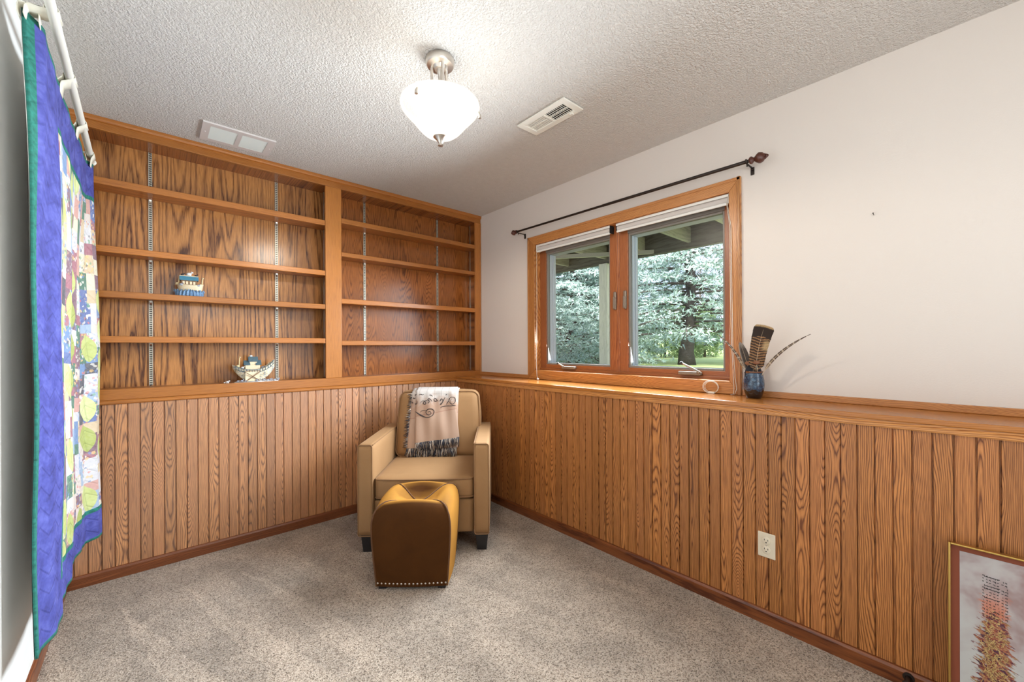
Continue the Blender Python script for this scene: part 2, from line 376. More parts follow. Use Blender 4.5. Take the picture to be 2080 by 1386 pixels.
for bay, (a, b) in enumerate(((-WL+.021, -1.347), (-1.298, -.024))):
    for z0, z1 in shelf_z[bay]:
        sh = box('shelf', book_x, bk, a, b, .022, BD-.006, z0+.006, z1-.008, .001)
        a2, b2 = ((-2.559, -1.379), (-1.266, -.065))[bay]
        box('shelf_front', book_x, sh, a2, b2, .003, .022, z0, z1, .003)
# slotted metal standards on the back panels
def slotted():
    s = Sh('slotted_standard'); x, y, z = s.sep(s.co())
    f = s.m_('FRACT', s.mul(z, 1/.0127)); on = s.m_('LESS_THAN', f, .5)
    return s.pbr(s.mix(on, (.55, .53, .45), (.06, .055, .05)), .4, None, Metallic=.6)
slot_m = slotted()
for x in (-2.304, -1.650, -1.032, -.366):
    st = MB().box(x-.0085, x-.0062, BD-.006, BD, ZB1, ZT0).box(x+.0062, x+.0085, BD-.006, BD, ZB1, ZT0).build('shelf_standard', standard_metal, bk)
    box('slot_strip', slot_m, st, x-.0062, x+.0062, BD-.003, BD, ZB1, ZT0, 0)
    for z0, z1 in shelf_z[0 if x < -1.4 else 1]:
        MB().prism([(x-.005, BD, z0+.006), (x-.005, BD-.012, z0+.006), (x-.005, BD-.010, z0-.004), (x-.005, BD, z0-.018)], (.010, 0, 0)).build('shelf_clip', nickel, st)
for x in (-1.3455, -.0225):                # standards let into the side panels
    MB().box(x-.004, x, .135, .150, ZB1, ZT0).build('shelf_standard', standard_metal, bk)
# ------------------------------------------------------------------ window
win = thing('window_1', 'twin casement window with oak casing in the right wall', 'window', (0, -1.45, 1.5)); win['kind'] = 'structure'
CX = -.018
def casing(poly, vec_, m_): MB().prism(poly, vec_).build('casing', m_, win, bevel=.003)
oy0, oy1, oz0, oz1 = -2.240, -.646, .9665, 2.104
iy0, iy1, iz0, iz1 = WY0, WY1, WZ0, WZ1
casing([(0, oy1, oz1), (0, oy1, oz0), (0, iy1, iz0), (0, iy1, iz1)], (CX, 0, 0), oak_z)
casing([(0, oy0, oz1), (0, oy0, oz0), (0, iy0, iz0), (0, iy0, iz1)], (CX, 0, 0), oak_z)
casing([(0, oy0, oz1), (0, oy1, oz1), (0, iy1, iz1), (0, iy0, iz1)], (CX, 0, 0), oak_y)
casing([(0, oy0, oz0), (0, oy1, oz0), (0, iy1, iz0), (0, iy0, iz0)], (CX, 0, 0), oak_y)
for y in (oy1-.010, oy0+.010):             # raised back band
    MB().box(CX-.004, CX, y-.008, y+.008, oz0, oz1).build('back_band', oak_z, win, bevel=.002)
MB().box(CX-.004, CX, oy0+.002, oy1-.002, oz1-.018, oz1-.002).build('back_band', oak_y, win, bevel=.002)
grey_liner = plain('taupe_sash', (.20, .185, .165), .4)
FX0, FX1 = .048, .125
# jamb lining between casing and frame
jm = MB()
for y in (iy0, iy1): jm.box(-.001, FX1, min(y-.001, y-.02) if y == iy0 else y-.001, y+.001 if y == iy0 else y+.02, iz0, iz1)
jm.build('jamb', oak_z, win)
MB().box(-.001, FX1, iy0, iy1, iz0-.02, iz0+.001).box(-.001, FX1, iy0, iy1, iz1-.001, iz1+.02).build('jamb', oak_y, win)
G = [(-1.380, -.802), (-2.124, -1.545)]    # glass extents in y
GZ0, GZ1 = 1.096, 1.955
MB().box(FX0-.0006, FX1, G[0][1]+.012, iy1, iz0, iz1).build('frame_side', frame_z, win, bevel=.003)
MB().box(FX0-.0006, FX1, iy0, G[1][0]-.012, iz0, iz1).build('frame_side', frame_z, win, bevel=.003)
MB().box(FX0-.001, FX1, -1.533, -1.470, iz0+.012, iz1).box(FX0-.004, FX1, -1.470, -1.455, iz0+.012, iz1).box(FX0-.001, FX1, -1.455, -1.392, iz0+.012, iz1).build('mullion', frame_z, win, bevel=.003)
MB().box(FX0, FX1, iy0, iy1, iz0, GZ0-.012).box(FX0-.010, FX1, iy0, iy1, iz0, iz0+.018).build('frame_bottom', frame_y, win, bevel=.003)
MB().box(FX0-.0003, FX1, iy0, iy1, GZ1+.012, iz1).build('frame_top', grey_liner, win, bevel=.003)  # grey instead of oak: shade below the rolled shades put into the colour
white_clad = plain('white_cladding', (.55, .62, .72), .45)
def glass_m():
    s = Sh('window_glass'); tr = s.node('BsdfTransparent', Color=(.97, .975, .97)); gl = s.node('BsdfGlossy', Roughness=.30)
    fr = s.node('Fresnel', IOR=1.45); mx = s.node('MixShader')
    s.t.links.new(s.mul(fr.outputs[0], .25), mx.inputs[0]); s.t.links.new(tr.outputs[0], mx.inputs[1]); s.t.links.new(gl.outputs[0], mx.inputs[2])
    s.t.links.new(mx.outputs[0], s.out.inputs[0]); return s.m
glass = glass_m()
for y0, y1 in G:
    q = MB(); w_ = .013
    q.box(FX0+.008, FX0+.034, y0-w_, y0, GZ0-w_, GZ1+w_).box(FX0+.008, FX0+.034, y1, y1+w_, GZ0-w_, GZ1+w_)
    q.box(FX0+.008, FX0+.034, y0, y1, GZ0-w_, GZ0).box(FX0+.008, FX0+.034, y0, y1, GZ1, GZ1+w_)
    sa = q.build('sash', grey_liner, win, bevel=.002)
    MB().box(FX0+.020, FX0+.026, y0, y1, GZ0, GZ1).build('glass_pane', glass, sa)
    q = MB()
    for a, b in ((y0-.015, y0), (y1, y1+.015)): q.box(FX0+.034, .150, a, b, GZ0-.015, GZ1+.015)
    q.box(FX0+.034, .150, y0, y1, GZ0-.015, GZ0).box(FX0+.034, .150, y0, y1, GZ1, GZ1+.015)
    q.box(.095, .100, y1-.004, y1, GZ0, GZ1).box(.118, .126, y1-.006, y1, GZ0, GZ1)
    q.build('outer_cladding', white_clad, sa, bevel=.0015)
taupe = plain('taupe_hardware', (.24, .19, .145), .38, Metallic=.35)
def rodbox(mb, a, b, w, h):
    a, b = Vector(a), Vector(b); d = (b-a); L = d.length
    M = Matrix.Translation(a) @ d.to_track_quat('X', 'Z').to_matrix().to_4x4()
    return mb.box(0, L, -w/2, w/2, -h/2, h/2, M)
# crank operators
for ya, yb, tip, hy in ((-1.10, -.975, (-.012, -.965, 1.098), -.985), (-2.015, -1.885, (-.058, -1.942, 1.128), -2.005)):
    z = iz0+.026
    cr = MB().box(FX0-.034, FX0, ya, yb, z-.008, z+.013).build('crank_base', taupe, win, bevel=.006, seg=3)
    mb = MB(); rodbox(mb, (FX0-.030, hy, z+.014), tip, .014, .010); mb.build('crank_handle', plain('grey_hardware', (.40, .37, .33), .25, Metallic=.7), cr, bevel=.003)
    MB().ball((FX0-.030, hy, z+.010), .011).build('crank_knob', taupe, cr, smooth=True)
    MB().ball(tip, .009).build('crank_tip', plain('dark_knob', (.03, .03, .03), .3), cr, smooth=True)
# sash locks on the mullion
for y in (-1.437, -1.515):
    lk = MB().box(FX0-.016, FX0, y-.011, y+.011, 1.470, 1.592).build('sash_lock', taupe, win, bevel=.006, seg=3)
    MB().box(FX0-.026, FX0-.010, y-.008, y+.008, 1.475, 1.556).build('lock_lever', taupe, lk, bevel=.004)
# ------------------------------------------------------------------ roller shades, cords, curtain rod
shade_fab = plain('shade_fabric', (.56, .52, .49), .8)
shade_white = plain('shade_rail_white', (.74, .74, .71), .45)
for nm, ya, yb, lab in (('far', -1.428, -.734, 'rolled up white shade at the top of the far left sash'), ('near', -2.176, -1.478, 'rolled up white shade at the top of the near right sash')):
    t = thing('roller_shade', lab, 'blind', (.015, (ya+yb)/2, 2.0), 'roller shades in the window')
    MB().prism([(-.006, ya, 2.018), (-.006, ya, 2.031), (-.002, ya, 2.034), (.045, ya, 2.034), (.045, ya, 2.028), (.0, ya, 2.022), (.0, ya, 2.018)], (0, yb-ya, 0)).build('head_rail', shade_white, t)
    MB().tube([(.018, ya+.004, 2.004), (.018, yb-.004, 2.004)], .020, 20).build('fabric_roll', shade_fab, t, smooth='auto')
    MB().box(-.005, .006, ya+.002, yb-.002, 1.974, 1.989).build('bottom_bar', shade_white, t, bevel=.004, seg=3)
    for y in (ya, yb): MB().box(-.004, .042, y-.002, y+.002, 1.982, 2.034).build('end_bracket', white_plastic if y != (ya if nm == 'far' else yb) else dark, t, bevel=.001)
cord_m = plain('cord_white', (.72, .70, .62), .6)
t = thing('shade_cord', 'white pull cord with a bead hanging at the left end of the window', 'cord', (-.03, -.745, 1.9))
MB().tube([(-.008, -.742, 1.985), (-.010, -.744, 1.5), (-.022, -.748, 1.1), (-.035, -.765, 1.00), (-.060, -.800, .977)], .0016, 6).build('cord', cord_m, t, smooth=True)
MB().ball((-.075, -.815, .974), .009).build('bead', white_plastic, t, smooth=True)
t = thing('shade_cord', 'doubled pull cord hanging down the right side of the window casing', 'cord', (-.03, -2.2, 1.9))
MB().tube([(-.009, -2.172, 1.985), (-.024, -2.196, 1.85), (-.026, -2.200, 1.49), (-.026, -2.203, 1.23), (-.028, -2.214, 1.06), (-.030, -2.222, 1.0), (-.032, -2.214, .972), (-.036, -2.195, .9685), (-.030, -2.207, .972), (-.026, -2.208, 1.0),
           (-.026, -2.197, 1.23), (-.026, -2.192, 1.5), (-.024, -2.190, 1.85), (-.009, -2.168, 1.985)], .0014, 6).build('cord', cord_m, t, smooth=True)
t = thing('cord_coil', 'small loop of coiled cord with a white clip leaning on the window ledge', 'cord', (-.03, -2.095, .966))
for k in range(3): MB().tube([(-.030-.006*k-.004*sin(a*2*pi/28+k), -2.095+(.034+.003*k)*cos(a*2*pi/28), 1.000+.001*k+(.031+.002*k)*sin(a*2*pi/28)) for a in range(28)], .0014, 6, closed=True).build('coil_loop', cord_m, t, smooth=True)
MB().box(-.048, -.030, -2.115, -2.083, .9665, .976).build('clip', white_plastic, t, bevel=.002)
t = thing('curtain_rod', 'thin black curtain rod with carved brown finials above the window', 'curtain rod', (-.08, -1.44, 2.145))
ra, rb = Vector((-.08, -.575, 2.158)), Vector((-.08, -2.318, 2.140))
MB().tube([ra, rb], .0075, 14).build('rod', bronze, t, smooth='auto')
MB().tube([ra+(rb-ra)*.49, rb], .0088, 14).build('outer_tube', bronze, t, smooth='auto')
fin = mottled('reddish_brown_carving', (.045, .012, .008), (.12, .035, .02), 90., .35)
for p, d, k in ((ra, 1, 1.), (rb, -1, 1.25)):
    M = Matrix.Translation(p) @ Vector((0, d, 0)).to_track_quat('Z', 'Y').to_matrix().to_4x4() @ Matrix.Scale(k, 4)
    f_ = MB().lathe([(.0001, -.012), (.013, -.010), (.015, -.004), (.010, .002), (.007, .006), (.012, .010), (.020, .020), (.021, .026), (.017, .036), (.010, .042), (.006, .044), (.008, .048), (.004, .054), (.0001, .056)], n=18, M=M).build('finial', fin, t, smooth='auto')
    le = MB()
    for a in range(6):
        q = M @ Matrix.Rotation(a*pi/3, 4, 'Z'); le.ball(q @ Vector((.0165, 0, .024)), .006, 8)
        le.ball(q @ Vector((.008, 0, .043)), .0042, 8)
    le.build('carved_leaves', fin, f_, smooth=True)
for y, z in ((-.603, 2.1565), (-2.292, 2.140)):
    b = MB().box(-.004, 0, y-.009, y+.009, z-.045, z-.005).box(-.012, -.002, y-.006, y+.006, z-.022, z-.016).build('wall_bracket', bronze, t, bevel=.002)
    MB().tube([(-.003, y, z-.010), (-.04, y, z-.011), (-.078, y, z-.011), (-.091, y, z-.006), (-.0925, y, z+.008)], .0042, 8).build('bracket_arm', bronze, b, smooth='auto')
    MB().tube([(-.078, y, z-.010), (-.078, y, z-.024)], .0035, 8).build('thumb_screw', bronze, b, smooth='auto')
# ------------------------------------------------------------------ ceiling lamp
LX, LY = LAMP
def bowl_m():
    s = Sh('frosted_bowl_glass'); em = s.node('Emission'); lw = s.node('LayerWeight', Blend=.35)
    z = s.sep(s.co())[2]
    s.put(em.inputs['Color'], (1., .93, .82)); em.inputs['Strength'].default_value = .50
    tr = s.node('BsdfTransparent', Color=(1, .97, .93)); gl = s.node('BsdfGlossy', Roughness=.25, Color=(.5, .5, .5))
    b = s.node('MixShader'); b.inputs[0].default_value = .62; s.t.links.new(gl.outputs[0], b.inputs[1]); s.t.links.new(tr.outputs[0], b.inputs[2])
    c = s.node('AddShader'); s.t.links.new(b.outputs[0], c.inputs[0]); s.t.links.new(em.outputs[0], c.inputs[1])
    s.t.links.new(c.outputs[0], s.out.inputs[0]); return s.m
t = thing('ceiling_lamp', 'lit semi-flush ceiling lamp with a white glass bowl and nickel fittings', 'ceiling lamp', (LX, LY, H))
MB().lathe([(.0001, 0), (.058, 0), (.060, -.004), (.060, -.022), (.055, -.030), (.030, -.033), (.024, -.045), (.0001, -.045)], (LX, LY, H), 40).build('canopy', nickel, t, smooth='auto')
for a in (15, 135, 255):
    c_, s_ = cos(radians(a)), sin(radians(a))
    MB().tube([(LX+.036*c_, LY+.036*s_, H-.026), (LX+.036*c_, LY+.036*s_, 2.268)], .0062, 12).build('support_rod', nickel, t, smooth='auto')
MB().lathe([(.0001, 2.330), (.008, 2.330), (.009, 2.375), (.013, 2.380), (.013, 2.395), (.0001, 2.396)], (LX, LY, 0), 20).build('centre_stem', nickel, t, smooth='auto')
MB().lathe([(.0001, 2.262), (.046, 2.262), (.048, 2.266), (.046, 2.270), (.0001, 2.270)], (LX, LY, 0), 28).build('socket_plate', nickel, t, smooth='auto')
outer = [(.158, 2.250), (.164, 2.246), (.166, 2.240), (.163, 2.231), (.154, 2.218), (.140, 2.203), (.124, 2.186), (.109, 2.168), (.096, 2.152), (.082, 2.137), (.066, 2.124), (.046, 2.113), (.022, 2.107), (.006, 2.106)]
inner = [(.006, 2.110), (.022, 2.111), (.045, 2.117), (.064, 2.128), (.080, 2.141), (.093, 2.155), (.106, 2.171), (.121, 2.189), (.137, 2.206), (.151, 2.221), (.158, 2.233), (.160, 2.240), (.158, 2.245)]
bo = MB(); n = 56; prof = outer+inner
for r, z in prof: bo.v += [(LX+r*cos(2*pi*k/n), LY+r*sin(2*pi*k/n), z) for k in range(n)]
L = len(prof)
for i in range(L):
    j = (i+1) % L
    for k in range(n): bo.f.append((i*n+k, i*n+(k+1) % n, j*n+(k+1) % n, j*n+k))
bo.build('glass_bowl', bowl_m(), t, smooth=True)
MB().lathe([(.0001, 2.118), (.030, 2.115), (.031, 2.110), (.024, 2.104), (.016, 2.096), (.010, 2.086), (.008, 2.083), (.011, 2.080), (.011, 2.074), (.0001, 2.072)], (LX, LY, 0), 28).build('finial', nickel, t, smooth='auto')
for a in (-155, -35, 85):
    c_, s_ = cos(radians(a)), sin(radians(a)); p = Vector((LX+.160*c_, LY+.160*s_, 2.214))
    MB().tube([p+Vector((.0*c_, 0, .012)), p+Vector((.006*c_, .006*s_, -.002)), p+Vector((.006*c_, .006*s_, -.014))], [.004, .006, .0065], 12).build('bowl_clip', nickel, t, smooth='auto')
# ------------------------------------------------------------------ vents in the ceiling
t = thing('return_grille', 'white return air grille with two louvred panes above the bookcase', 'vent', (-1.92, -.204, H))
x0, x1, y0, y1 = -2.092, -1.748, -.322, -.088
q = MB().box(x0, x1, y0, y0+.034, H-.008, H).box(x0, x1, y1-.034, y1, H-.008, H).box(x0, x0+.036, y0+.034, y1-.034, H-.008, H).box(x1-.036, x1, y0+.034, y1-.034, H-.008, H).box(-1.931, -1.909, y0+.034, y1-.034, H-.008, H)
q.build('face_frame', white_metal, t)
sl = plain('pale_louvres', (.60, .62, .58), .5)
for a, b in ((x0+.036, -1.931), (-1.909, x1-.036)):
    q = MB()
    for k in range(14):
        y = y0+.034+(k+.5)*(y1-y0-.068)/14
        q.prism([(a, y-.006, H-.0015), (a, y+.004, H-.0075), (a, y+.006, H-.0065), (a, y-.004, H-.0005)], (b-a, 0, 0))
    q.build('louvre_pane', sl, t)
for x in (x0+.016, x1-.016): MB().ball((x, (y0+y1)/2, H-.008), (.005, .005, .002), 10).build('screw', white_metal, t, smooth=True)
t = thing('ceiling_register', 'white ceiling supply register with slotted louvres near the lamp', 'vent', (-.725, -1.55, H))
x0, x1, y0, y1 = -.800, -.650, -1.722, -1.384
fx, fy = .034, .034
q = MB()
for a, b, c_, d in ((x0, x1, y0, y0+fy), (x0, x1, y1-fy, y1), (x0, x0+fx, y0+fy, y1-fy), (x1-fx, x1, y0+fy, y1-fy), (x0+fx, x1-fx, -1.558, -1.548)): q.box(a, b, c_, d, H-.010, H-.002)
q.build('face_frame', white_plastic, t, bevel=.002)
box('duct_shade_plate', dark, t, x0+.02, x1-.02, y0+.02, y1-.02, H-.002, H-.0005, 0)  # dark plate whose colour stands for the shade inside the duct
for ya, yb, sg, lab in ((y0+fy, -1.558, 1, None), (-1.548, y1-fy, -1, None)):
    q = MB(); nsl = 11
    for k in range(nsl):
        y = ya+(k+.5)*(yb-ya)/nsl
        q.prism([(x0+fx, y+.0062, H-.0025), (x0+fx, y-.0046, H-.0095), (x0+fx, y-.0056, H-.0085), (x0+fx, y+.0052, H-.0015)] if sg > 0 else
                [(x0+fx, y-.0064, H-.0072), (x0+fx, y+.0060, H-.0046), (x0+fx, y+.0060, H-.0036), (x0+fx, y-.0064, H-.0062)], (x1-x0-2*fx, 0, 0))
    q.box((x0+x1)/2-.002, (x0+x1)/2+.002, ya, yb, H-.008, H-.003)
    q.build('louvres', white_plastic, t)
MB().box(x1-.03, x1-.012, y0+.05, y0+.068, H-.018, H-.010).build('damper_lever', white_plastic, t, bevel=.002)
# ------------------------------------------------------------------ outlet, door stop, nail
ivory = plain('ivory_plastic', (.68, .60, .46), .35)
t = thing('wall_outlet', 'ivory duplex outlet plate on the oak wainscot of the right wall', 'outlet', (-D, -2.4305, .346))
MB().box(-D-.006, -D-.0005, -2.4645, -2.3965, .292, .400).build('cover_plate', ivory, t, bevel=.004, seg=3)
for z in (.3655, .3265):
    f_ = MB().lathe([(.0001, 0), (.0165, 0), (.0165, .0022), (.015, .003), (.0001, .003)], (-D-.006, -2.4305, z), 28, Matrix.Rotation(-pi/2, 4, 'Y')).build('receptacle', ivory, t, smooth='auto')
    MB().box(-D-.0094, -D-.0088, -2.4245, -2.4225, z+.001, z+.0085).box(-D-.0094, -D-.0088, -2.4385, -2.4365, z+.001, z+.0085).lathe([(.0001, 0), (.0026, 0), (.0026, .0006), (.0001, .0006)], (-D-.0088, -2.4305, z-.0065), 12, Matrix.Rotation(-pi/2, 4, 'Y')).build('slots', dark, f_)
MB().ball((-D-.006, -2.4305, .346), (.0015, .003, .003), 10).build('screw', nickel, t, smooth=True)
t = thing('door_stop', 'short dark bronze door stop on the baseboard of the right wall', 'door stop', (-.291, -2.878, .040))
MB().tube([(-.289, -2.878, .040), (-.294, -2.878, .040), (-.295, -2.878, .040), (-.340, -2.878, .040)], [.016, .016, .009, .010], 16).build('post', bronze, t, smooth='auto')
MB().tube([(-.338, -2.878, .040), (-.350, -2.878, .040), (-.354, -2.878, .040)], [.0135, .0135, .010], 18).build('bumper', plain('black_rubber', (.02, .02, .02), .6), t, smooth='auto')
t = MB().tube([(-.0005, -2.757, 1.777), (-.012, -2.7565, 1.7785), (-.017, -2.756, 1.781)], .0013, 8).ball((-.0175, -2.756, 1.7815), .0026, 8).build('picture_nail', bronze, None, smooth=True, base=(0, -2.757, 1.778))
tag(t, 'tiny bent nail sticking out of the bare cream wall', 'nail')
# ------------------------------------------------------------------ vase and feathers
VX, VY, VZ = -.085, -2.320, .966
def vase_m():
    s = Sh('blue_scale_glaze'); x, y, z = s.sep(s.co())
    a = s.m_('ARCTAN2', y, x); uu = s.mul(a, 10/(2*pi)); vv = s.mul(z, 1/.020)
    row = s.m_('FLOOR', vv); fu = s.sub(s.m_('FRACT', s.add(uu, s.mul(row, .5))), .5); fv = s.m_('FRACT', vv)
    rr = s.m_('SQRT', s.add(s.mul(fu, s.mul(fu, 3.2)), s.mul(s.sub(fv, 1.), s.sub(fv, 1.))))
    ln = s.ramp(rr, [(.78, 0.), (.86, 1.), (.96, 1.), (1., .3)])
    n1 = s.noise(s.co(), 70., 4., .65)
    blue = s.ramp(n1, [(.3, (.006, .014, .035)), (.5, (.022, .060, .12)), (.70, (.10, .19, .28))])
    body = s.mix(s.mul(ln, .8), blue, (.008, .014, .035))
    z2 = s.add(z, s.mul(s.m_('SINE', s.mul(a, 5.)), .005))
    c1 = s.mix(s.m_('GREATER_THAN', z2, .040), (.012, .007, .006), body)
    c2 = s.mix(s.m_('GREATER_THAN', s.add(z, s.mul(n1, .008)), .1295), c1, (.16, .06, .022))
    return s.pbr(c2, .16, s.bump(ln, .0008, .6), Coat_Weight=.5, Coat_Roughness=.08)
prof = [(.0001, .0), (.030, .0), (.0325, .003), (.037, .022), (.0425, .050), (.0455, .080), (.0458, .100), (.0445, .122), (.0418, .142), (.0402, .158), (.0408, .170), (.0428, .178), (.0430, .181), (.0405, .181), (.038, .172), (.0372, .155), (.040, .130), (.042, .09), (.036, .03), (.028, .008), (.0001, .006)]
t = MB().lathe([(r, z*.73) for r, z in prof], (VX, VY, VZ), 48).build('vase', vase_m(), None, smooth=True, base=(VX, VY, VZ))
tag(t, 'small dark blue glazed pottery vase holding feathers on the oak ledge', 'vase')
def feather_m(name, kind):
    s = Sh(name); u, v, _ = s.sep(s.co('UV')); du = s.m_('ABSOLUTE', s.sub(u, .5))
    n1 = s.noise(s.vec(s.mul(u, 2.), s.mul(v, 12.), 0), 3., 3., .6)
    barb = s.noise(s.vec(s.mul(u, 1.), s.add(s.mul(v, 60.), s.mul(du, -18.)), 0), 3., 2.)
    if kind == 'turkey':
        ph = s.m_('FRACT', s.add(s.mul(s.sub(v, s.mul(du, .12)), 17.), s.mul(n1, .9)))
        bars = s.ramp(ph, [(0., (.035, .018, .010)), (.45, (.055, .028, .014)), (.55, (.42, .24, .11)), (.85, (.30, .15, .06)), (1., (.035, .018, .010))])
        c1 = s.mix(s.m_('GREATER_THAN', s.add(v, s.mul(du, .10)), .76), bars, (.022, .012, .008))
        c2 = s.mix(s.ramp(s.add(v, s.mul(n1, .02)), [(.955, 0.), (.975, 1.)]), c1, (.50, .34, .17))
        c2 = s.mix(s.ramp(s.m_('MULTIPLY', s.ramp(u, [(.62, 0.), (.80, 1.)]), s.ramp(v, [(.42, 0.), (.5, 1.), (.62, 1.), (.7, 0.)])), [(0., 0.), (1., .7)]), c2, (.62, .46, .24))
    elif kind == 'banded':
        ph = s.m_('FRACT', s.add(s.mul(s.add(v, s.mul(u, .012)), 9.), s.mul(n1, .35)))
        c2 = s.ramp(ph, [(0., (.10, .07, .055)), (.55, (.13, .09, .07)), (.62, (.62, .55, .47)), (.78, (.56, .47, .38)), (.86, (.10, .07, .055))])
        c2 = s.mix(s.ramp(v, [(.0, .8), (.28, 0.)]), c2, (.50, .38, .26))
    elif kind == 'grey':
        c2 = s.mix(s.ramp(v, [(.75, 0.), (.95, 1.)]), s.ramp(n1, [(.35, (.045, .035, .03)), (.65, (.11, .085, .07))]), (.36, .32, .28))
        c2 = s.mix(s.ramp(u, [(.05, .75), (.2, 0.)]), c2, (.42, .36, .30))
    else:
        c2 = s.ramp(n1, [(.35, (.010, .010, .016)), (.65, (.03, .032, .045))])
    c2 = s.mix(s.mul(s.ramp(barb, [(.4, .5), (.6, 0.)]), .8), c2, (.02, .013, .009))
    return s.pbr(c2, .65)
quill_m = plain('pale_quill', (.62, .50, .34), .5)
def bez(p, t_):
    a, b, c_ = [Vector(q) for q in p]; return a*(1-t_)**2 + b*2*t_*(1-t_) + c_*t_**2
def feather(lab, ctrl, width, mat_, shape='blade', side=None, start=.12, cat='feather', cup=.12):
    a = Vector(ctrl[0]); t = thing('feather', lab, cat, ctrl[0], 'feathers in the blue vase')
    side = Vector(side) if side else None; view = Vector((-.9, -.35, .1)).normalized()
    def fn(u, v):
        w_ = start+(1-start)*v; p = bez(ctrl, w_); tg = (bez(ctrl, min(1, w_+.01))-bez(ctrl, w_-.01)).normalized()
        sd = side if side else tg.cross(view).normalized(); nn = sd.cross(tg).normalized()
        if shape == 'blade': k = (min(1, v/.12)**.6)*(.72+.28*v) * (1 if v < .93 else sqrt(max(.0, 1-((v-.93)/.085)**2*.55)))
        elif shape == 'taper': k = (min(1, v/.10)**.6)*(1-v**2.2*.93)
        else: k = sqrt(max(0, sin(pi*min(.999, .06+.93*v))))
        x = (u-.5)*2
        wob = .03*sin(v*41+3*x)+.02*sin(v*97)
        return p + sd*(x*width*.5*(k+wob*min(k, .4))) + nn*(abs(x)**1.6*width*cup)
    MB().grid(fn, 10, 40).build('vane', mat_, t, smooth=True, solid=.0008)
    MB().tube([bez(ctrl, i/16) for i in range(17)], [.0017*(1-.8*i/16) for i in range(17)], 6).build('quill', quill_m, t, smooth=True)
fm_t, fm_b, fm_g, fm_d = (feather_m(n, k) for n, k in (('turkey_feather', 'turkey'), ('banded_feather', 'banded'), ('grey_feather', 'grey'), ('black_feather', 'dark')))
feather('tall broad turkey feather with a black band near its tip in the vase', [(-.083, -2.325, 1.03), (-.120, -2.338, 1.19), (-.180, -2.398, 1.318)], .084, fm_t, start=.24)
feather('short grey brown feather leaning left beside the tall broad one', [(-.080, -2.312, 1.03), (-.100, -2.296, 1.15), (-.122, -2.270, 1.240)], .036, fm_g, 'oval', start=.25)
feather('long thin banded feather arching left in front of the window', [(-.092, -2.300, 1.04), (-.100, -2.265, 1.20), (-.130, -2.162, 1.286)], .013, fm_b, 'taper', start=.22)
feather('long thin banded feather arching right over the bare wall', [(-.092, -2.345, 1.05), (-.110, -2.400, 1.19), (-.150, -2.566, 1.273)], .014, fm_b, 'taper', start=.22)
feather('short black feather curled low over the front rim of the vase', [(-.092, -2.322, 1.03), (-.100, -2.322, 1.09), (-.112, -2.326, 1.136)], .074, fm_d, 'oval', start=.1, cup=.10, side=(.30, -.95, 0))
brown_tip = mottled('russet_down', (.17, .07, .035), (.30, .14, .075), 120., .7)
for c_, lab in (((-.118, -2.308, 1.138), 'round russet feather tip at the left of the vase mouth'), ((-.118, -2.342, 1.142), 'round russet feather tip at the right of the vase mouth')):
    t = thing('feather', lab, 'feather', (c_[0], c_[1], c_[2]-.07), 'feathers in the blue vase')
    MB().ball(c_, (.010, .017, .010), 14).build('vane', brown_tip, t, smooth=True)
    MB().tube([(-.090, c_[1], c_[2]-.09), (c_[0]+.004, c_[1], c_[2]-.004)], .0016, 6).build('quill', quill_m, t, smooth=True)
# ------------------------------------------------------------------ armchair
def rbox(mb, x0, x1, y0, y1, z0, z1, r=.03, cuts=11, puff=(0, 0, 0), warp=None):
    bm = bmesh.new(); bmesh.ops.create_cube(bm, size=2.); bmesh.ops.subdivide_edges(bm, edges=bm.edges[:], cuts=cuts, use_grid_fill=True)
    c_ = Vector(((x0+x1)/2, (y0+y1)/2, (z0+z1)/2)); h = Vector(((x1-x0)/2, (y1-y0)/2, (z1-z0)/2)); V = []
    bm.verts.ensure_lookup_table()
    for v in bm.verts:
        p = v.co.copy()
        p = Vector([sin(p[i]*pi/2)*.35+p[i]*.65 for i in range(3)])
        q = Vector([max(-(h[i]-r), min(h[i]-r, p[i]*h[i])) for i in range(3)]); d = Vector([p[i]*h[i]-q[i] for i in range(3)])
        w_ = q + (d.normalized()*r if d.length > 1e-7 else d)
        for i in range(3):
            j, k = (i+1) % 3, (i+2) % 3
            if abs(p[i]) > .5: w_[i] += math.copysign(puff[i]*(1-p[j]**2)*(1-p[k]**2), p[i])
        w_ = w_+c_
        if warp: w_ = Vector(warp(w_))
        V.append(w_)
    mb.add(V, [[v.index for v in f.verts] for f in bm.faces]); bm.free(); return mb
def suede(name, a, b, sheen, tint):
    s = Sh(name); v = s.co(); n = s.noise(v, 9., 4., .6, .4); f = s.noise(v, 900., 2.)
    return s.pbr(s.mix(n, a, b), .8, s.bump(f, .0006, .5), Sheen_Weight=sheen, Sheen_Roughness=.35, Sheen_Tint=c4(tint))
tan = suede('tan_microsuede', (.27, .140, .052), (.335, .182, .074), .16, (.95, .75, .5))
tan_pipe = suede('tan_piping', (.21, .105, .04), (.26, .135, .055), .15, (.9, .75, .6))
E1 = Vector((.771, -.637, 0)); E2 = Vector((-.637, -.771, 0))
ch_loc = Vector((-1.083, -.829, 0)) + E1*.015
ch = thing('armchair', 'tan suede armchair with piped cushions in the corner below the bookcase', 'armchair', tuple(ch_loc), rotz=atan2(-.637, .771))
BASE[ch.name] = (0, 0, 0)
def loop_pts(x0, x1, z0, z1, y, r=.02, n=5):
    pts = []
    for cx, cz, a0 in ((x1-r, z1-r, 0), (x0+r, z1-r, 90), (x0+r, z0+r, 180), (x1-r, z0+r, 270)):
        pts += [(cx+r*cos(radians(a0+90*i/n)), y, cz+r*sin(radians(a0+90*i/n))) for i in range(n+1)]
    return pts
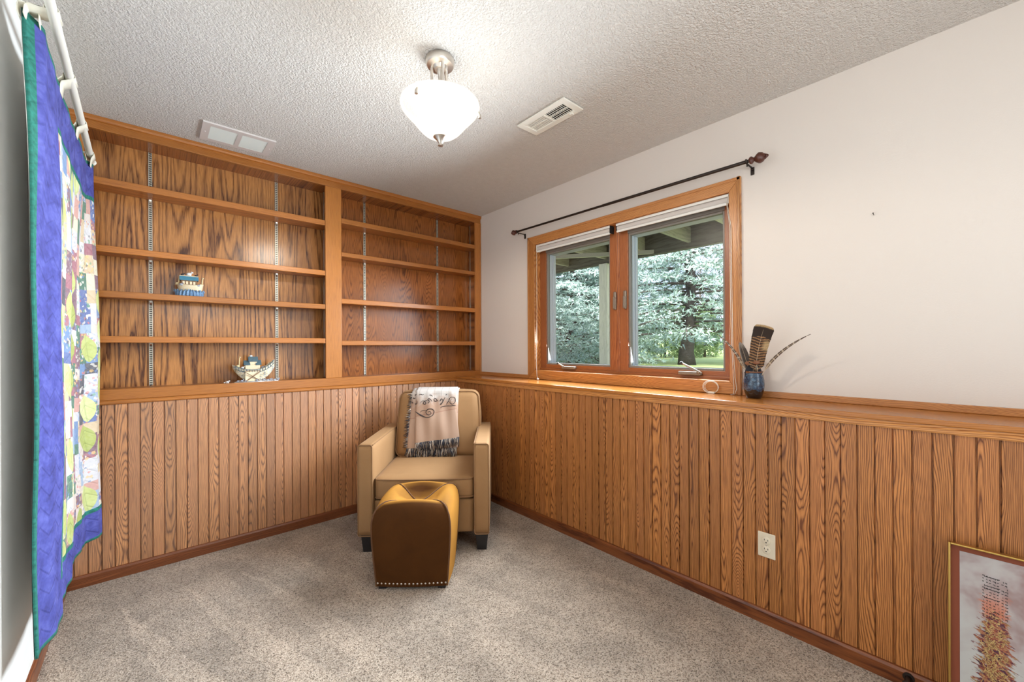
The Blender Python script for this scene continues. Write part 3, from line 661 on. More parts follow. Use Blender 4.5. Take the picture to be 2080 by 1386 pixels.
for x0, x1 in ((-.392, -.300), (.298, .392)):
    ar = rbox(MB(), x0, x1, -.030, .70, .100, .645, .016).build('arm', tan, ch, smooth=True)
    MB().tube(loop_pts(x0+.004, x1-.004, .100, .642, -.027, .014), .0035, 6, closed=True).build('piping', tan_pipe, ar, smooth=True)
    xi = x1-.002 if x0 < 0 else x0+.002
    MB().tube([(xi, -.02+i*.06, .641) for i in range(12)], .003, 6).build('piping', tan_pipe, ar, smooth=True)
rbox(MB(), -.300, .298, -.005, .60, .102, .306, .012).build('seat_deck', tan, ch, smooth=True)
rbox(MB(), -.300, .310, .600, .715, .100, .720, .025).build('back_frame', tan, ch, smooth=True)
sc = rbox(MB(), -.297, .295, -.012, .53, .312, .440, .022, 13, (.0, .010, .012)).build('seat_cushion', tan, ch, smooth=True)
for z in (.430, .320):
    pts = [(-.292, .50, z)]+[(-.293+.022*(1-cos(a*pi/10)), .012-.022*sin(a*pi/10), z) for a in range(6)]
    pts += [(-.27+i*.27/4, -.012-.010*(1-((i-4)/4)**2), z+.0) for i in range(9)]+[(.293-.022*(1-cos(a*pi/10)), .012-.022*sin(a*pi/10), z) for a in range(5, -1, -1)]+[(.290, .50, z)]
    MB().tube(pts, .0048, 6).build('piping', tan_pipe, sc, smooth=True)
def lean(p): return (p.x*(1-.06*max(0, (p.z-.72))/.2) if True else p.x, p.y+.222*(p.z-.44), p.z)
bc = rbox(MB(), -.292, .316, .455, .585, .436, .898, .045, 15, (.006, .030, .012), lean).build('back_cushion', tan, ch, smooth=True)
def bc_pipe(y): 
    return [lean(Vector(p)) for p in loop_pts(-.291, .315, .440, .893, y, .05, 6)]
for y in (.470, .570): MB().tube(bc_pipe(y), .004, 6, closed=True).build('piping', tan_pipe, bc, smooth=True)
# gathered tucks at the right upper corner of the back cushion
tk = MB()
for k in range(5): tk.tube([lean(Vector((.300+.010*k/4, .478+.018*k, .872-.028*k))), lean(Vector((.290-.006*k, .468+.012*k, .835-.022*k)))], [.004, .0012], 6)
tk.build('corner_gathers', tan_pipe, bc, smooth=True)
for x, y in ((-.335, .015), (.345, .015), (-.335, .65), (.345, .65)):
    MB().loft([[(x-w_, y-w_, z), (x+w_, y-w_, z), (x+w_, y+w_, z), (x-w_, y+w_, z)] for w_, z in ((.028, .0), (.038, .104))]).build('leg', black_wood, ch, bevel=.002)
# ------------------------------------------------------------------ throw blanket over the chair back
def front_y(x, z):                          # front of the back cushion in the chair's own axes
    k = max(0., 1-(x/.31)**2)*max(0., 1-((z-.667)/.24)**2)
    return .455+.222*(z-.44)-.030*k
def throw_m():
    s = Sh('woven_throw'); u, v, _ = s.sep(s.co('UV'))
    wv = s.noise(s.vec(s.mul(u, 90.), s.mul(v, 220.), 0), 2., 2., .6); big = s.noise(s.vec(s.mul(u, 4.), s.mul(v, 5.), 1.), 2., 3.)
    low = s.mix(wv, (.34, .205, .135), (.50, .335, .245)); upc = s.mix(wv, (.48, .43, .39), (.66, .63, .60))
    up_ = s.ramp(s.add(s.add(v, s.mul(s.sub(big, .5), .35)), s.mul(u, -.02)), [(.60, 0.), (.78, 1.)])
    c1 = s.mix(up_, low, upc)
    st = s.m_('ABSOLUTE', s.sub(s.m_('FRACT', s.mul(u, 5.6)), .5)); c1 = s.mix(s.mul(s.m_('LESS_THAN', st, .022), s.mul(up_, .55)), c1, (.16, .13, .12))
    bd = s.m_('ABSOLUTE', s.sub(s.sub(v, s.mul(u, .09)), .425)); c1 = s.mix(s.mul(s.m_('LESS_THAN', bd, .006), .6), c1, (.30, .12, .085))
    b2 = s.m_('LESS_THAN', s.sub(s.sub(v, s.mul(u, .09)), .425), 0.); c1 = s.mix(s.mul(b2, .25), c1, (.50, .36, .27))
    return s.pbr(c1, .9, s.bump(wv, .0015, .6))
throw = throw_m()
def fringe_m():
    s = Sh('fringe_yarn'); u, v, _ = s.sep(s.co('UV')); r_ = s.white(s.m_('FLOOR', s.mul(u, 900.)), 'Value', '1D')
    return s.pbr(s.ramp(r_, [(0., (.02, .022, .035)), (.35, (.06, .055, .06)), (.55, (.22, .17, .13)), (.75, (.55, .45, .36)), (.9, (.70, .64, .58))], 'CONSTANT'), .9)
fringe = fringe_m()
bl = thing('throw_blanket', 'folded beige woven throw with dark script and fringe hung over the armchair back', 'blanket', tuple(ch_loc), rotz=ch.rotation_euler.z)
BASE[bl.name] = (0, 0, 0)
ZTOP = .905
def drape(xl, xr, zb, off):
    """xl, xr, zb give left edge, right edge and bottom as functions; v=0 bottom front, 1 = behind the cushion"""
    def fn(u, v):
        zbot = zb(u)
        if v < .8:
            z = zbot + (ZTOP-.018-zbot)*v/.8; x = xl(z)+(xr(z)-xl(z))*u; y = front_y(x, z)-off-.004*sin(u*9+z*14)-.003*sin(u*23)
        else:
            a = (v-.8)/.2; x = xl(.89)+(xr(.89)-xl(.89))*u; y0 = front_y(x, ZTOP-.018)-off
            z = ZTOP-.018+off*.6+.020*sin(min(1, a*1.8)*pi/2)-.10*max(0, a-.55)/.45; y = y0+.175*a
        return (x, y, z)
    return fn
lerp = lambda a, b, t_: a+(b-a)*t_
mainp = drape(lambda z: lerp(-.143, -.152, (z-.54)/.35), lambda z: .168-.024*max(0, min(1, (z-.58)/.19)), lambda u: .541+.036*u, .022)
underp = drape(lambda z: lerp(-.206, -.185, (z-.50)/.38), lambda z: .155, lambda u: .500+.004*u, .010)
MB().grid(underp, 24, 60).build('under_fold', throw, bl, smooth=True, solid=.006)
mp = MB().grid(mainp, 28, 60).build('main_fold', throw, bl, smooth=True, solid=.007)
def strands(fn, n, length, spread, name, parent):
    mb = MB(); rr = random.Random(len(name)+n)
    for k in range(n):
        u = (k+rr.random())/n; a, d = fn(u); a = Vector(a); d = Vector(d); L = length*(.7+.5*rr.random()); w_ = Vector((rr.uniform(-1, 1), rr.uniform(-.5, .3), rr.uniform(-.4, .4)))*spread
        o = len(mb.v); mb.tube([a, a+d*L*.45+w_*.35, a+d*L+w_], [.0026, .0024, .0014], 4); mb.uv += [((k+.5)/900., .5)]*(len(mb.v)-o)
    return mb.build(name, fringe, parent, smooth=True)
def edge(fn, dz, dy): return lambda u: (Vector(fn(u, 0))+Vector((0, dy, .004)), (0, -.16, -1))
strands(edge(mainp, 0, -.003), 190, .056, .016, 'bottom_fringe', bl)
strands(lambda u: (Vector(underp(u*.98, 0))+Vector((0, -.004, .004)), (0, -.22, -1)), 210, .060, .016, 'under_fringe', bl)
strands(lambda u: (Vector(underp(0, .03+.78*u))+Vector((.006, -.002, 0)), (-1, -.10, -.25)), 110, .026, .012, 'side_fringe', bl)
def script_m(): return plain('dark_script_yarn', (.055, .042, .04), .9)
ink = script_m()
def px2(cx, cy): return (-.153+(cx-407)*.000418, .884-(cy-165)*.0004)
def curve_pts(pts, n=6):
    P = [Vector((*p, 0)) for p in pts]; out = []
    for i in range(len(P)-1):
        p0, p1, p2, p3 = P[max(i-1, 0)], P[i], P[i+1], P[min(i+2, len(P)-1)]
        for k in range(n):
            t_ = k/n; out.append(.5*((2*p1)+(p2-p0)*t_+(2*p0-5*p1+4*p2-p3)*t_**2+(3*p1-p0-3*p2+p3)*t_**3))
    return out+[P[-1]]
def stroke(mb, pts, w_):
    P = curve_pts(pts); n = len(P); V = []
    for i, p in enumerate(P):
        x, z = px2(p.x, p.y); ww = w_*(.35+.65*sin(pi*min(1, max(0, (i+.5)/n)))) ; V.append((Vector((x, front_y(x, z)-.0268-.004*sin(((x+.15)/.3)*9+z*14)-.003*sin(((x+.15)/.3)*23), z)), ww))
    mb.tube([q for q, _ in V], [w2 for _, w2 in V], 6)
tx = MB()
for pts, w_ in (
    ([(1112, 376), (1050, 366), (1000, 325), (985, 270), (1025, 228), (1085, 238), (1100, 300), (1065, 345), (1020, 335), (1008, 295), (1035, 268)], .0022),
    ([(1005, 240), (985, 290), (962, 325), (944, 362)], .0030), ([(850, 418), (862, 396), (920, 384), (1010, 382), (1112, 374)], .0026),
    ([(915, 232), (895, 275), (868, 330), (848, 354), (842, 338)], .0036), ([(880, 300), (868, 262), (848, 262), (836, 290), (826, 302)], .0030),
    ([(745, 250), (770, 262), (776, 290), (755, 304), (733, 290), (730, 262), (750, 250), (800, 300)], .0030),
    ([(700, 300), (668, 262), (640, 250), (622, 268), (648, 290), (640, 322), (618, 322)], .0032),
    ([(500, 335), (512, 300), (545, 290), (575, 305), (590, 335), (570, 350), (545, 335), (560, 300), (590, 285), (615, 285)], .0030),
    ([(436, 290), (438, 320), (428, 342), (408, 345), (398, 330)], .0030),
    ([(640, 500), (650, 472), (682, 478), (688, 510), (655, 530), (612, 515), (600, 475), (632, 435), (695, 428), (738, 468), (722, 530), (660, 568), (600, 575), (540, 545), (470, 505), (415, 474)], .0030),
    ([(498, 490), (520, 465), (570, 455), (625, 466)], .0018), ([(415, 478), (470, 512), (530, 552), (600, 577)], .0046),
    ([(420, 180), (400, 186), (385, 192)], .003), ([(395, 245), (372, 246), (352, 240)], .0034), ([(340, 305), (352, 322), (362, 338)], .0036),
    ([(460, 190), (490, 172), (520, 184), (545, 176)], .0022), ([(640, 190), (665, 188), (690, 200), (698, 214)], .0026), ([(925, 196), (938, 184), (944, 176)], .0026)):
    stroke(tx, pts, w_*1.0)
tx.build('woven_script', ink, mp, smooth=True)
# ------------------------------------------------------------------ ottoman
F1 = Vector((.758, -.652, 0)); F2 = Vector((-.652, -.758, 0))
ot = thing('ottoman', 'small brown gold velvet ottoman with tufted top and nailhead trim before the armchair', 'ottoman', (-1.331, -1.162, 0), rotz=atan2(-.652, .758))
BASE[ot.name] = (0, 0, 0)
def velvet():
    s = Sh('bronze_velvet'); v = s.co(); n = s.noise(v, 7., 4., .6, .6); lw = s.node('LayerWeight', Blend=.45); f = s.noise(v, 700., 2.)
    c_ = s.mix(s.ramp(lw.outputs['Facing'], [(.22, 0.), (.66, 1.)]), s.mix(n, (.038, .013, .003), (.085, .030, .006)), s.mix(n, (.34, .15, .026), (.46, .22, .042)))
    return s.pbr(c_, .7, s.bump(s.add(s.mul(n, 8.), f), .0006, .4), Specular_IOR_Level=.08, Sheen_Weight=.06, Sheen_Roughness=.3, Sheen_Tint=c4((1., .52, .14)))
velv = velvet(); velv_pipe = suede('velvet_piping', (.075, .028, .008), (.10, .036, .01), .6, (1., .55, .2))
A_, OY = .198, .19
prof = [(.905, .016), (.92, .06), (.95, .13), (.975, .20), (.995, .27), (1., .31), (.992, .345), (.96, .378), (.905, .403), (.83, .419), (.73, .427), (.62, .426), (.50, .418), (.38, .404), (.26, .389), (.14, .379), (.06, .376), (.012, .3755)]
rings = []; NK = 14
for rho, z in prof:
    ring = []; h = A_*rho; crease = max(0., min(1., (z-.30)/.08)) if rho > .012 else 0
    for sd in range(4):
        for k in range(NK):
            t_ = -1+2*k/NK; b = .010*(1-t_*t_)*(1 if rho > .6 else rho/.6)
            x, y = [(t_, -1), (1, t_), (-t_, 1), (-1, -t_)][sd]; nx, ny = [(0, -1), (1, 0), (0, 1), (-1, 0)][sd]
            zz = z + (.012*(1-t_*t_)*crease if rho > .55 else -.010*(1-abs(t_))*crease*(rho/.55))
            ring.append((x*h+nx*b, OY+y*h*.97+ny*b, zz))
    rings.append(ring)
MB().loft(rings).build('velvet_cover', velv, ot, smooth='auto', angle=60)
for sd in range(4): MB().tube([Vector(r[sd*NK])+Vector((0, 0, .001)) for r in rings[:-1]], .0042, 8).build('piping', velv_pipe, ot, smooth=True)
tail = MB().ball((0, OY, .377), (.012, .012, .006), 12).build('tuft_button', velv, ot, smooth=True)
for k in range(18):
    x = -.171+.342*k/17; b = .010*(1-(x/.18)**2)
    q = MB().ball((x, OY-A_*.97*.912-b+.0005, .032), (.0052, .0035, .0052), 10)
    if k == 0: nh = q.build('nailhead', nickel, ot, smooth=True, base=(x, OY-A_*.97*.912-b, .032)); nh.parent = ot; nh.location = (x, OY-A_*.97*.912-b, .032)
    else:
        c_ = nh.copy(); COL.objects.link(c_); c_.parent = ot; c_.location = (x, OY-A_*.97*.912-b, .032)
for x in (-.15, .15):
    for y in (.04, .34): MB().box(x-.02, x+.02, y-.02, y+.02, 0, .03).build('foot', black_wood, ot, bevel=.003)
# ------------------------------------------------------------------ quilt on its rod
def rodp(y): return Vector((-2.526-.001*(y+.05), y, 2.178-.070*(y+.05)))
qr = thing('quilt_rod', 'white hanging rod for the patchwork quilt on the left wall', 'rod', tuple(rodp(-.9)))
MB().tube([rodp(-.06), rodp(-1.95)], .013, 16).build('rod', plain('white_rod', (.74, .73, .66), .4), qr, smooth='auto')
MB().ball(rodp(-.05), (.017, .014, .017), 14).build('end_knob', white_plastic, qr, smooth=True)
for y in (-.12, -1.85):
    p = rodp(y); MB().tube([(-WL, y, p.z+.012), (-2.56, y, p.z+.012), (p.x, y, p.z+.017)], .005, 8).box(-WL, -WL+.004, y-.012, y+.012, p.z-.02, p.z+.03).build('rod_bracket', white_plastic, qr, smooth='auto')
def interp(x, tab):
    for (a, b), (c_, d) in zip(tab, tab[1:]):
        if x <= c_: t_ = max(0, (x-a)/(c_-a)); t_ = t_*t_*(3-2*t_); return b+(d-b)*t_
    return tab[-1][1]
loops_y = [-1.145, -.79, -.44, -.13]
def q_top(y):
    z = rodp(y).z-.032+.022*max(0., min(1., (-1.0-y)/.14))
    for a, b in zip(loops_y, loops_y[1:]):
        if a <= y <= b: z -= .030*sin(pi*(y-a)/(b-a))
    return z
def quilt_fn(u, v):
    y = -1.150+u*(1.055); zb = .284; zt = q_top(max(y, -1.145)); z = zb+(zt-zb)*v
    xm = interp(y, [(-1.15, -2.566), (-1.0, -2.545), (-.9, -2.546), (-.6, -2.556), (-.40, -2.562), (-.27, -2.563), (-.21, -2.545), (-.14, -2.502), (-.095, -2.494)])
    xt = interp(y, [(-1.15, -2.584), (-1.1, -2.548), (-.9, -2.548), (-.2, -2.542), (-.095, -2.522)])
    w_ = max(0., min(1., (v-.62)/.36)); w_ = w_*w_*(3-2*w_)
    x = xm+(xt-xm)*w_
    x += (.007*sin(y*19+1.)+.004*sin(y*41+z*2.))*(1-.6*w_)*min(1, (y+1.15)/.12)+.003*sin(z*7+y*5)
    return (max(x, -WL+.012), y, z)
def quilt_m():
    s = Sh('patchwork_quilt'); u, v, _ = s.sep(s.co('UV')); U = s.mul(u, 1.055); V = s.mul(v, 1.92); uv = s.vec(U, V, 0)
    n = s.noise(uv, 14., 3., .6); fine = s.noise(uv, 60., 3., .6)
    zz = s.m_('FRACT', s.add(s.mul(V, 16.), s.mul(s.m_('ABSOLUTE', s.sub(s.m_('FRACT', s.mul(U, 11.)), .5)), 1.2)))
    zig = s.ramp(zz, [(0., 1.), (.10, 0.), (.90, 0.), (1., 1.)])
    blue = s.ramp(s.add(s.mul(n, .7), s.mul(fine, .3)), [(.30, (.026, .028, .15)), (.5, (.058, .066, .30)), (.70, (.11, .125, .43))])
    blue = s.mix(s.mul(zig, .16), blue, (.02, .02, .10))
    cw, chh = .112, .150
    ci = s.m_('FLOOR', s.mul(U, 1/cw)); vo = s.add(s.mul(V, 1/chh), s.mul(s.m_('MODULO', ci, 2.), .5)); cj = s.m_('FLOOR', vo)
    fu = s.sub(s.m_('FRACT', s.mul(U, 1/cw)), .5); fv = s.sub(s.m_('FRACT', vo), .5)
    # each block is split once more so that the pieces differ in size
    sp = s.white(s.vec(ci, cj, 3.)); hu = s.m_('GREATER_THAN', fu, s.mul(s.sub(sp, .5), .5)); hv = s.m_('GREATER_THAN', fv, s.mul(s.sub(sp, .5), -.6))
    idn = s.vec(s.add(s.mul(ci, 2.), hu), s.add(s.mul(cj, 2.), hv), 1.)
    r1 = s.white(idn); r2 = s.white(s.vec(s.add(s.mul(ci, 2.), hu), s.add(s.mul(cj, 2.), hv), 9.))
    pal = [(.66, .58, .54), (.10, .22, .46), (.33, .10, .15), (.62, .62, .66), (.025, .03, .06), (.62, .48, .30), (.30, .42, .60), (.03, .16, .10), (.58, .30, .26), (.70, .66, .50), (.17, .07, .12), (.06, .12, .36), (.55, .55, .30), (.60, .60, .68)]
    base = s.ramp(r1, [(k/len(pal), tuple(.85*q for q in c_)) for k, c_ in enumerate(pal)], 'CONSTANT')
    vc = s.voro(uv, 85., out='Color'); pr = s.sep(vc)
    prcol = s.ramp(pr[0], [(0., (.75, .72, .66)), (.3, (.10, .20, .45)), (.5, (.55, .12, .10)), (.62, (.10, .30, .14)), (.75, (.70, .45, .15)), (.9, (.04, .04, .07))], 'CONSTANT')
    base = s.mix(s.mul(s.m_('GREATER_THAN', pr[1], .70), s.ramp(r2, [(.45, 0.), (.6, .7)])), base, prcol)
    # pointed green leaves appliqued on the blocks
    tl = s.add(fu, s.mul(fv, .25)); leafw = s.mul(s.sub(1., s.mul(s.mul(fv, fv), 4.4)), .40)
    lf = s.m_('MULTIPLY', s.m_('LESS_THAN', s.m_('ABSOLUTE', tl), leafw), s.m_('GREATER_THAN', s.white(s.vec(ci, cj, 5.)), .52))
    green = s.ramp(s.add(s.mul(n, .5), s.mul(s.white(s.vec(ci, cj, 6.)), .5)), [(.25, (.30, .36, .05)), (.6, (.46, .52, .16)), (.85, (.58, .64, .32))])
    vein = s.ramp(s.m_('ABSOLUTE', tl), [(.0, .5), (.04, 0.)])
    inner = s.mix(lf, base, s.mix(vein, green, (.18, .24, .03)))
    inner = s.mix(s.mul(fine, .25), inner, (.8, .78, .74))
    # borders
    def band(a, b, e): return s.m_('MULTIPLY', s.m_('GREATER_THAN', a, b), s.m_('LESS_THAN', a, e))
    bl_, bb, bt = .215, .140, 1.92-.175
    inside = s.m_('MULTIPLY', s.m_('GREATER_THAN', U, bl_), band(V, bb, bt))
    inside_s = s.m_('MULTIPLY', s.m_('GREATER_THAN', U, s.add(bl_, .020)), band(V, bb+.020, bt-.020))
    green_b = s.ramp(fine, [(.3, (.008, .095, .075)), (.7, (.018, .20, .16))])
    outer = s.m_('MULTIPLY', s.m_('GREATER_THAN', U, .024), band(V, .012, 1.92-.016))
    c_ = s.mix(outer, green_b, blue); c_ = s.mix(inside, c_, green_b); c_ = s.mix(inside_s, c_, inner)
    h = s.add(s.mul(zig, -.5), s.mul(s.noise(uv, 26., 2.), 1.2))
    return s.pbr(c_, .85, s.bump(h, .006, .7))
q = thing('quilt', 'tall patchwork quilt with blue border hanging on the left wall', 'quilt', (-2.55, -.6, .284))
MB().grid(quilt_fn, 110, 150).build('quilt_top', quilt_m(), q, smooth=True, solid=.007)
bounce_cloth = plain('pale_bounce_backing', (.82, .81, .78), .9)  # pale sheet added behind the quilt to bounce light onto the wall
MB().grid(lambda u, v: (max(quilt_fn(u, v)[0]-.0052, -WL+.004), quilt_fn(u, v)[1], quilt_fn(u, v)[2]), 60, 60).build('bounce_backing', bounce_cloth, q, smooth=True)
muslin = plain('white_cotton_tab', (.72, .69, .58), .85)
for i, y in enumerate(loops_y):
    w_ = .044; zq = q_top(y); p = rodp(y); mb = MB(); prof2 = []
    xq = quilt_fn((y+1.15)/1.055, 1)[0]
    path = [(xq+.004, zq-.03), (xq+.007, zq+.005)]+[(p.x+.0155*cos(a), p.z+.0155*sin(a)) for a in [radians(v_) for v_ in range(-10, 191, 20)]]+[(xq-.008, zq+.0), (xq-.008, zq-.03)]
    def tab(u, v, path=path, y=y):
        f = v*(len(path)-1); k = min(int(f), len(path)-2); a = f-k
        return (path[k][0]*(1-a)+path[k+1][0]*a, y+w_*(u-.5)*1.6, path[k][1]*(1-a)+path[k+1][1]*a)
    MB().grid(tab, 2, 40).build('hanging_tab', muslin, q, smooth=True, solid=.002)
sl_ = MB().grid(lambda u, v: (-2.5555+.001*u, -1.14+1.03*u, q_top(-1.14+1.03*u)-.02+.035*v), 40, 2).build('backing_sleeve', muslin, q, smooth=True, solid=.002)
# ------------------------------------------------------------------ two ark figurines
cream = mottled('cream_resin', (.62, .50, .31), (.78, .68, .50), 60., .5)
sea = mottled('painted_waves', (.004, .015, .07), (.24, .46, .74), 95., .4)
roof_b = mottled('blue_roof_tiles', (.04, .17, .27), (.10, .30, .42), 90., .5)
roof_g = mottled('slate_roof', (.03, .06, .085), (.09, .16, .19), 90., .5)
brown_r = mottled('brown_resin', (.14, .07, .03), (.25, .14, .07), 80., .6)
grey_r = mottled('grey_resin', (.20, .22, .27), (.42, .44, .50), 80., .55)
black_r = plain('black_resin', (.02, .02, .025), .45)
giraffe_m = mottled('giraffe_resin', (.60, .46, .22), (.80, .70, .45), 160., .5)
pale_r = mottled('pale_resin', (.60, .62, .66), (.82, .82, .80), 80., .5)
def hull_rings(cx, cy, z0, z1, L, B, sheer, n=18, m_=9, rake=.8):
    rings = []
    for i in range(m_+1):
        t_ = i/m_; ring = []
        for k in range(n):
            a = 2*pi*k/n; x = cos(a); y = sin(a); w_ = rake+(1-rake)*t_**.7
            ring.append((cx+x*L/2*w_, cy+y*B/2*(.55+.45*t_**.6), z0+(z1-z0)*t_+sheer*t_*abs(x)**2.2))
        rings.append(ring)
    return rings
def animal(mb, x, y, z, s_, neck=0.):
    mb.ball((x, y, z+.5*s_), (.55*s_, .35*s_, .42*s_), 10)
    h = Vector((x+.5*s_, y-.1*s_, z+.85*s_+neck)); mb.tube([(x+.3*s_, y, z+.6*s_), h], [.22*s_, .15*s_], 8)
    mb.ball(h+Vector((.1*s_, -.05*s_, .05*s_)), (.28*s_, .2*s_, .2*s_), 8)
    for dx in (-.35, .35): mb.tube([(x+dx*s_, y, z+.35*s_), (x+dx*s_, y, z)], .12*s_, 6)
    for e in (-1, 1): mb.tube([h+Vector((0, e*.1*s_, .18*s_)), h+Vector((-.04*s_, e*.14*s_, .38*s_))], [.06*s_, .02*s_], 5)
    return mb
cx, cy, z = -2.130, .085, 1.5242
t = thing('ark_figurine', 'small ark figurine with blue roof and painted waves on the shelf below the second', 'figurine', (cx, cy, z))
wv = MB()
wv.loft([[(cx+.066*k_*cos(2*pi*i/24), cy+.035*k_*sin(2*pi*i/24), zz) for i in range(24)] for k_, zz in ((.96, z), (1., z+.006), (.95, z+.034))])
for k in range(20):
    a = 2*pi*k/20+.1; x, y = cx+.058*cos(a), cy+.031*sin(a)
    wv.tube([(x, y, z+.012), (x+.004*cos(a*3), y, z+.036), (x+.012*cos(a*3), y-.004, z+.046), (x+.016*cos(a*3), y-.004, z+.036)], [.010, .008, .005, .002], 7)
wv.build('waves', sea, t, smooth='auto')
MB().loft(hull_rings(cx+.004, cy, z+.036, z+.076, .128, .060, .012)).build('hull', cream, t, smooth='auto')
MB().box(cx-.040, cx+.036, cy-.018, cy+.018, z+.074, z+.106).build('cabin', brown_r, t, bevel=.002)
dk = MB()
for x in (-.028, -.012, .006, .022): dk.box(cx+x-.005, cx+x+.005, cy-.0195, cy-.017, z+.080, z+.098)
dk.build('cabin_windows', cream, t)
MB().prism([(cx-.047, cy-.025, z+.104), (cx-.047, cy+.025, z+.104), (cx-.047, cy+.006, z+.132), (cx-.047, cy-.006, z+.132)], (.090, 0, 0)).build('roof', roof_b, t, bevel=.001)
MB().box(cx-.046, cx+.042, cy-.008, cy+.008, z+.130, z+.134).build('roof_ridge', cream, t, bevel=.001)
an = MB(); animal(an, cx-.002, cy, z+.132, .024); an.build('grey_elephant', pale_r, t, smooth=True)
an = MB(); animal(an, cx-.032, cy, z+.132, .015); animal(an, cx+.032, cy, z+.132, .013); an.build('dark_animals', black_r, t, smooth=True)
for x in (-.056, .054):
    g = MB(); animal(g, cx+x, cy-.004, z+.074, .018, .034); g.build('giraffe', giraffe_m, t, smooth=True)
g = MB(); animal(g, cx-.040, cy-.022, z+.070, .016); animal(g, cx+.040, cy-.022, z+.070, .014); g.build('deck_animals', grey_r, t, smooth=True)
def painted_planks():
    s = Sh('painted_planks'); v = s.co(); c_ = s.sep(s.voro(s.vmul(v, (1, 1, 1.6)), 105., out='Color'))[0]
    col = s.ramp(c_, [(0., (.64, .56, .38)), (.34, (.10, .14, .22)), (.46, (.70, .68, .60)), (.66, (.30, .22, .12)), (.74, (.66, .60, .44)), (.88, (.36, .42, .50))], 'CONSTANT')
    return s.pbr(s.mix(.35, col, (.62, .56, .42)), .5)
cx, cy, z = -1.806, .080, 1.003
t = thing('ark_figurine', 'larger curved ark figurine with slate roofs on the bottom of the left bay', 'figurine', (cx, cy, z))
MB().loft([[(cx+.02+.125*k_*cos(2*pi*i/28), cy-.01+.048*k_*sin(2*pi*i/28), zz) for i in range(28)] for k_, zz in ((1., z), (.98, z+.005), (.86, z+.009))]).build('base', pale_r, t, smooth='auto')
rings = []
for i in range(17):
    t_ = -1+2*i/16; x = cx+.122*t_*(1 if t_ > 0 else .92); bot = .008+.085*abs(t_)**2.6; top = .082+.055*abs(t_)**2.2*(1.15 if t_ > 0 else .6); w_ = .042*sqrt(max(.02, 1-abs(t_)**2.6))
    rings.append([(x, cy-w_*.55, z+bot), (x, cy-w_*.92, z+bot+(top-bot)*.5), (x, cy-w_, z+top), (x, cy-w_*.82, z+top), (x, cy-w_*.8, z+top-.008), (x, cy+w_*.8, z+top-.008), (x, cy+w_*.82, z+top), (x, cy+w_, z+top), (x, cy+w_*.55, z+bot)])
hl = MB().loft(rings).build('hull', painted_planks(), t, smooth='auto')
rl = MB()
for i in range(15):
    t_ = -.86+1.76*i/14; x = cx+.122*t_*(1 if t_ > 0 else .92); top = .082+.055*abs(t_)**2.2*(1.15 if t_ > 0 else .6); w_ = .042*sqrt(max(.02, 1-abs(t_)**2.6))
    rl.box(x-.0012, x+.0012, cy-w_-.0022, cy-w_+.001, z+top-.020, z+top-.001)
for dz in (-.002, -.020): rl.tube([(cx+.122*q_*(1 if q_ > 0 else .92), cy-.042*sqrt(max(.02, 1-abs(q_)**2.6))-.001, z+.082+.055*abs(q_)**2.2*(1.15 if q_ > 0 else .6)+dz) for q_ in [-.9+1.85*j/24 for j in range(25)]], .0014, 6)
rl.build('railing', roof_g, hl)
rp = MB().prism([(cx-.052, cy-.060, z+.008), (cx+.026, cy-.060, z+.008), (cx+.030, cy-.042, z+.072), (cx-.048, cy-.042, z+.072)], (0, .004, 0)).build('ramp', cream, t)
bm_ = MB(); rodbox(bm_, (cx-.050, cy-.058, z+.066), (cx+.026, cy-.062, z+.012), .004, .004); rodbox(bm_, (cx-.046, cy-.062, z+.010), (cx+.028, cy-.052, z+.066), .004, .004); rodbox(bm_, (cx-.050, cy-.044, z+.073), (cx+.034, cy-.044, z+.073), .004, .004)
bm_.build('ramp_beams', brown_r, rp)
MB().box(cx-.045, cx+.036, cy-.018, cy+.018, z+.076, z+.112).build('cabin', cream, t, bevel=.002)
MB().box(cx-.022, cx+.020, cy-.014, cy+.014, z+.112, z+.136).build('upper_cabin', cream, t, bevel=.002)
for a, b, zz, hh, d in ((cx-.053, cx-.018, z+.110, .030, .023), (cx+.012, cx+.044, z+.110, .030, .023), (cx-.028, cx+.026, z+.132, .032, .020)):
    MB().prism([(a, cy-d, zz), (a, cy+d, zz), (a, cy+.004, zz+hh), (a, cy-.004, zz+hh)], (b-a, 0, 0)).build('roof', roof_g, t, bevel=.001)
MB().ball((cx-.012, cy, z+.168), (.010, .007, .006), 10).build('dove', pale_r, t, smooth=True)
for x, s_, nk, m_, nm in ((-.083, .018, .048, giraffe_m, 'giraffe'), (-.058, .017, 0, pale_r, 'sheep'), (.052, .018, .0, grey_r, 'elephant'), (.078, .014, .012, cream, 'camel')):
    g = MB(); animal(g, cx+x, cy-.006, z+.076+.03*abs(x/.1)**2, s_, nk); g.build(nm, m_, t, smooth=True)
fl = MB()
for k in range(12): animal(fl, cx-.09+.22*k/11, cy-.048-.006*(k % 3), z+.006, .011+.004*(k % 2))
fl.build('animals_at_base', grey_r, t, smooth=True)
for k, (dx, a) in enumerate(((-.142, .3), )):
    t = MB(); animal(t, cx+dx, cy-.030, z, .016); animal(t, cx+dx-.014, cy-.026, z, .010); t = t.build('animal_figurine', pale_r, None, smooth=True, base=(cx+dx, cy-.03, z))
    tag(t, 'tiny pale animal figurine standing left of the larger ark', 'figurine')
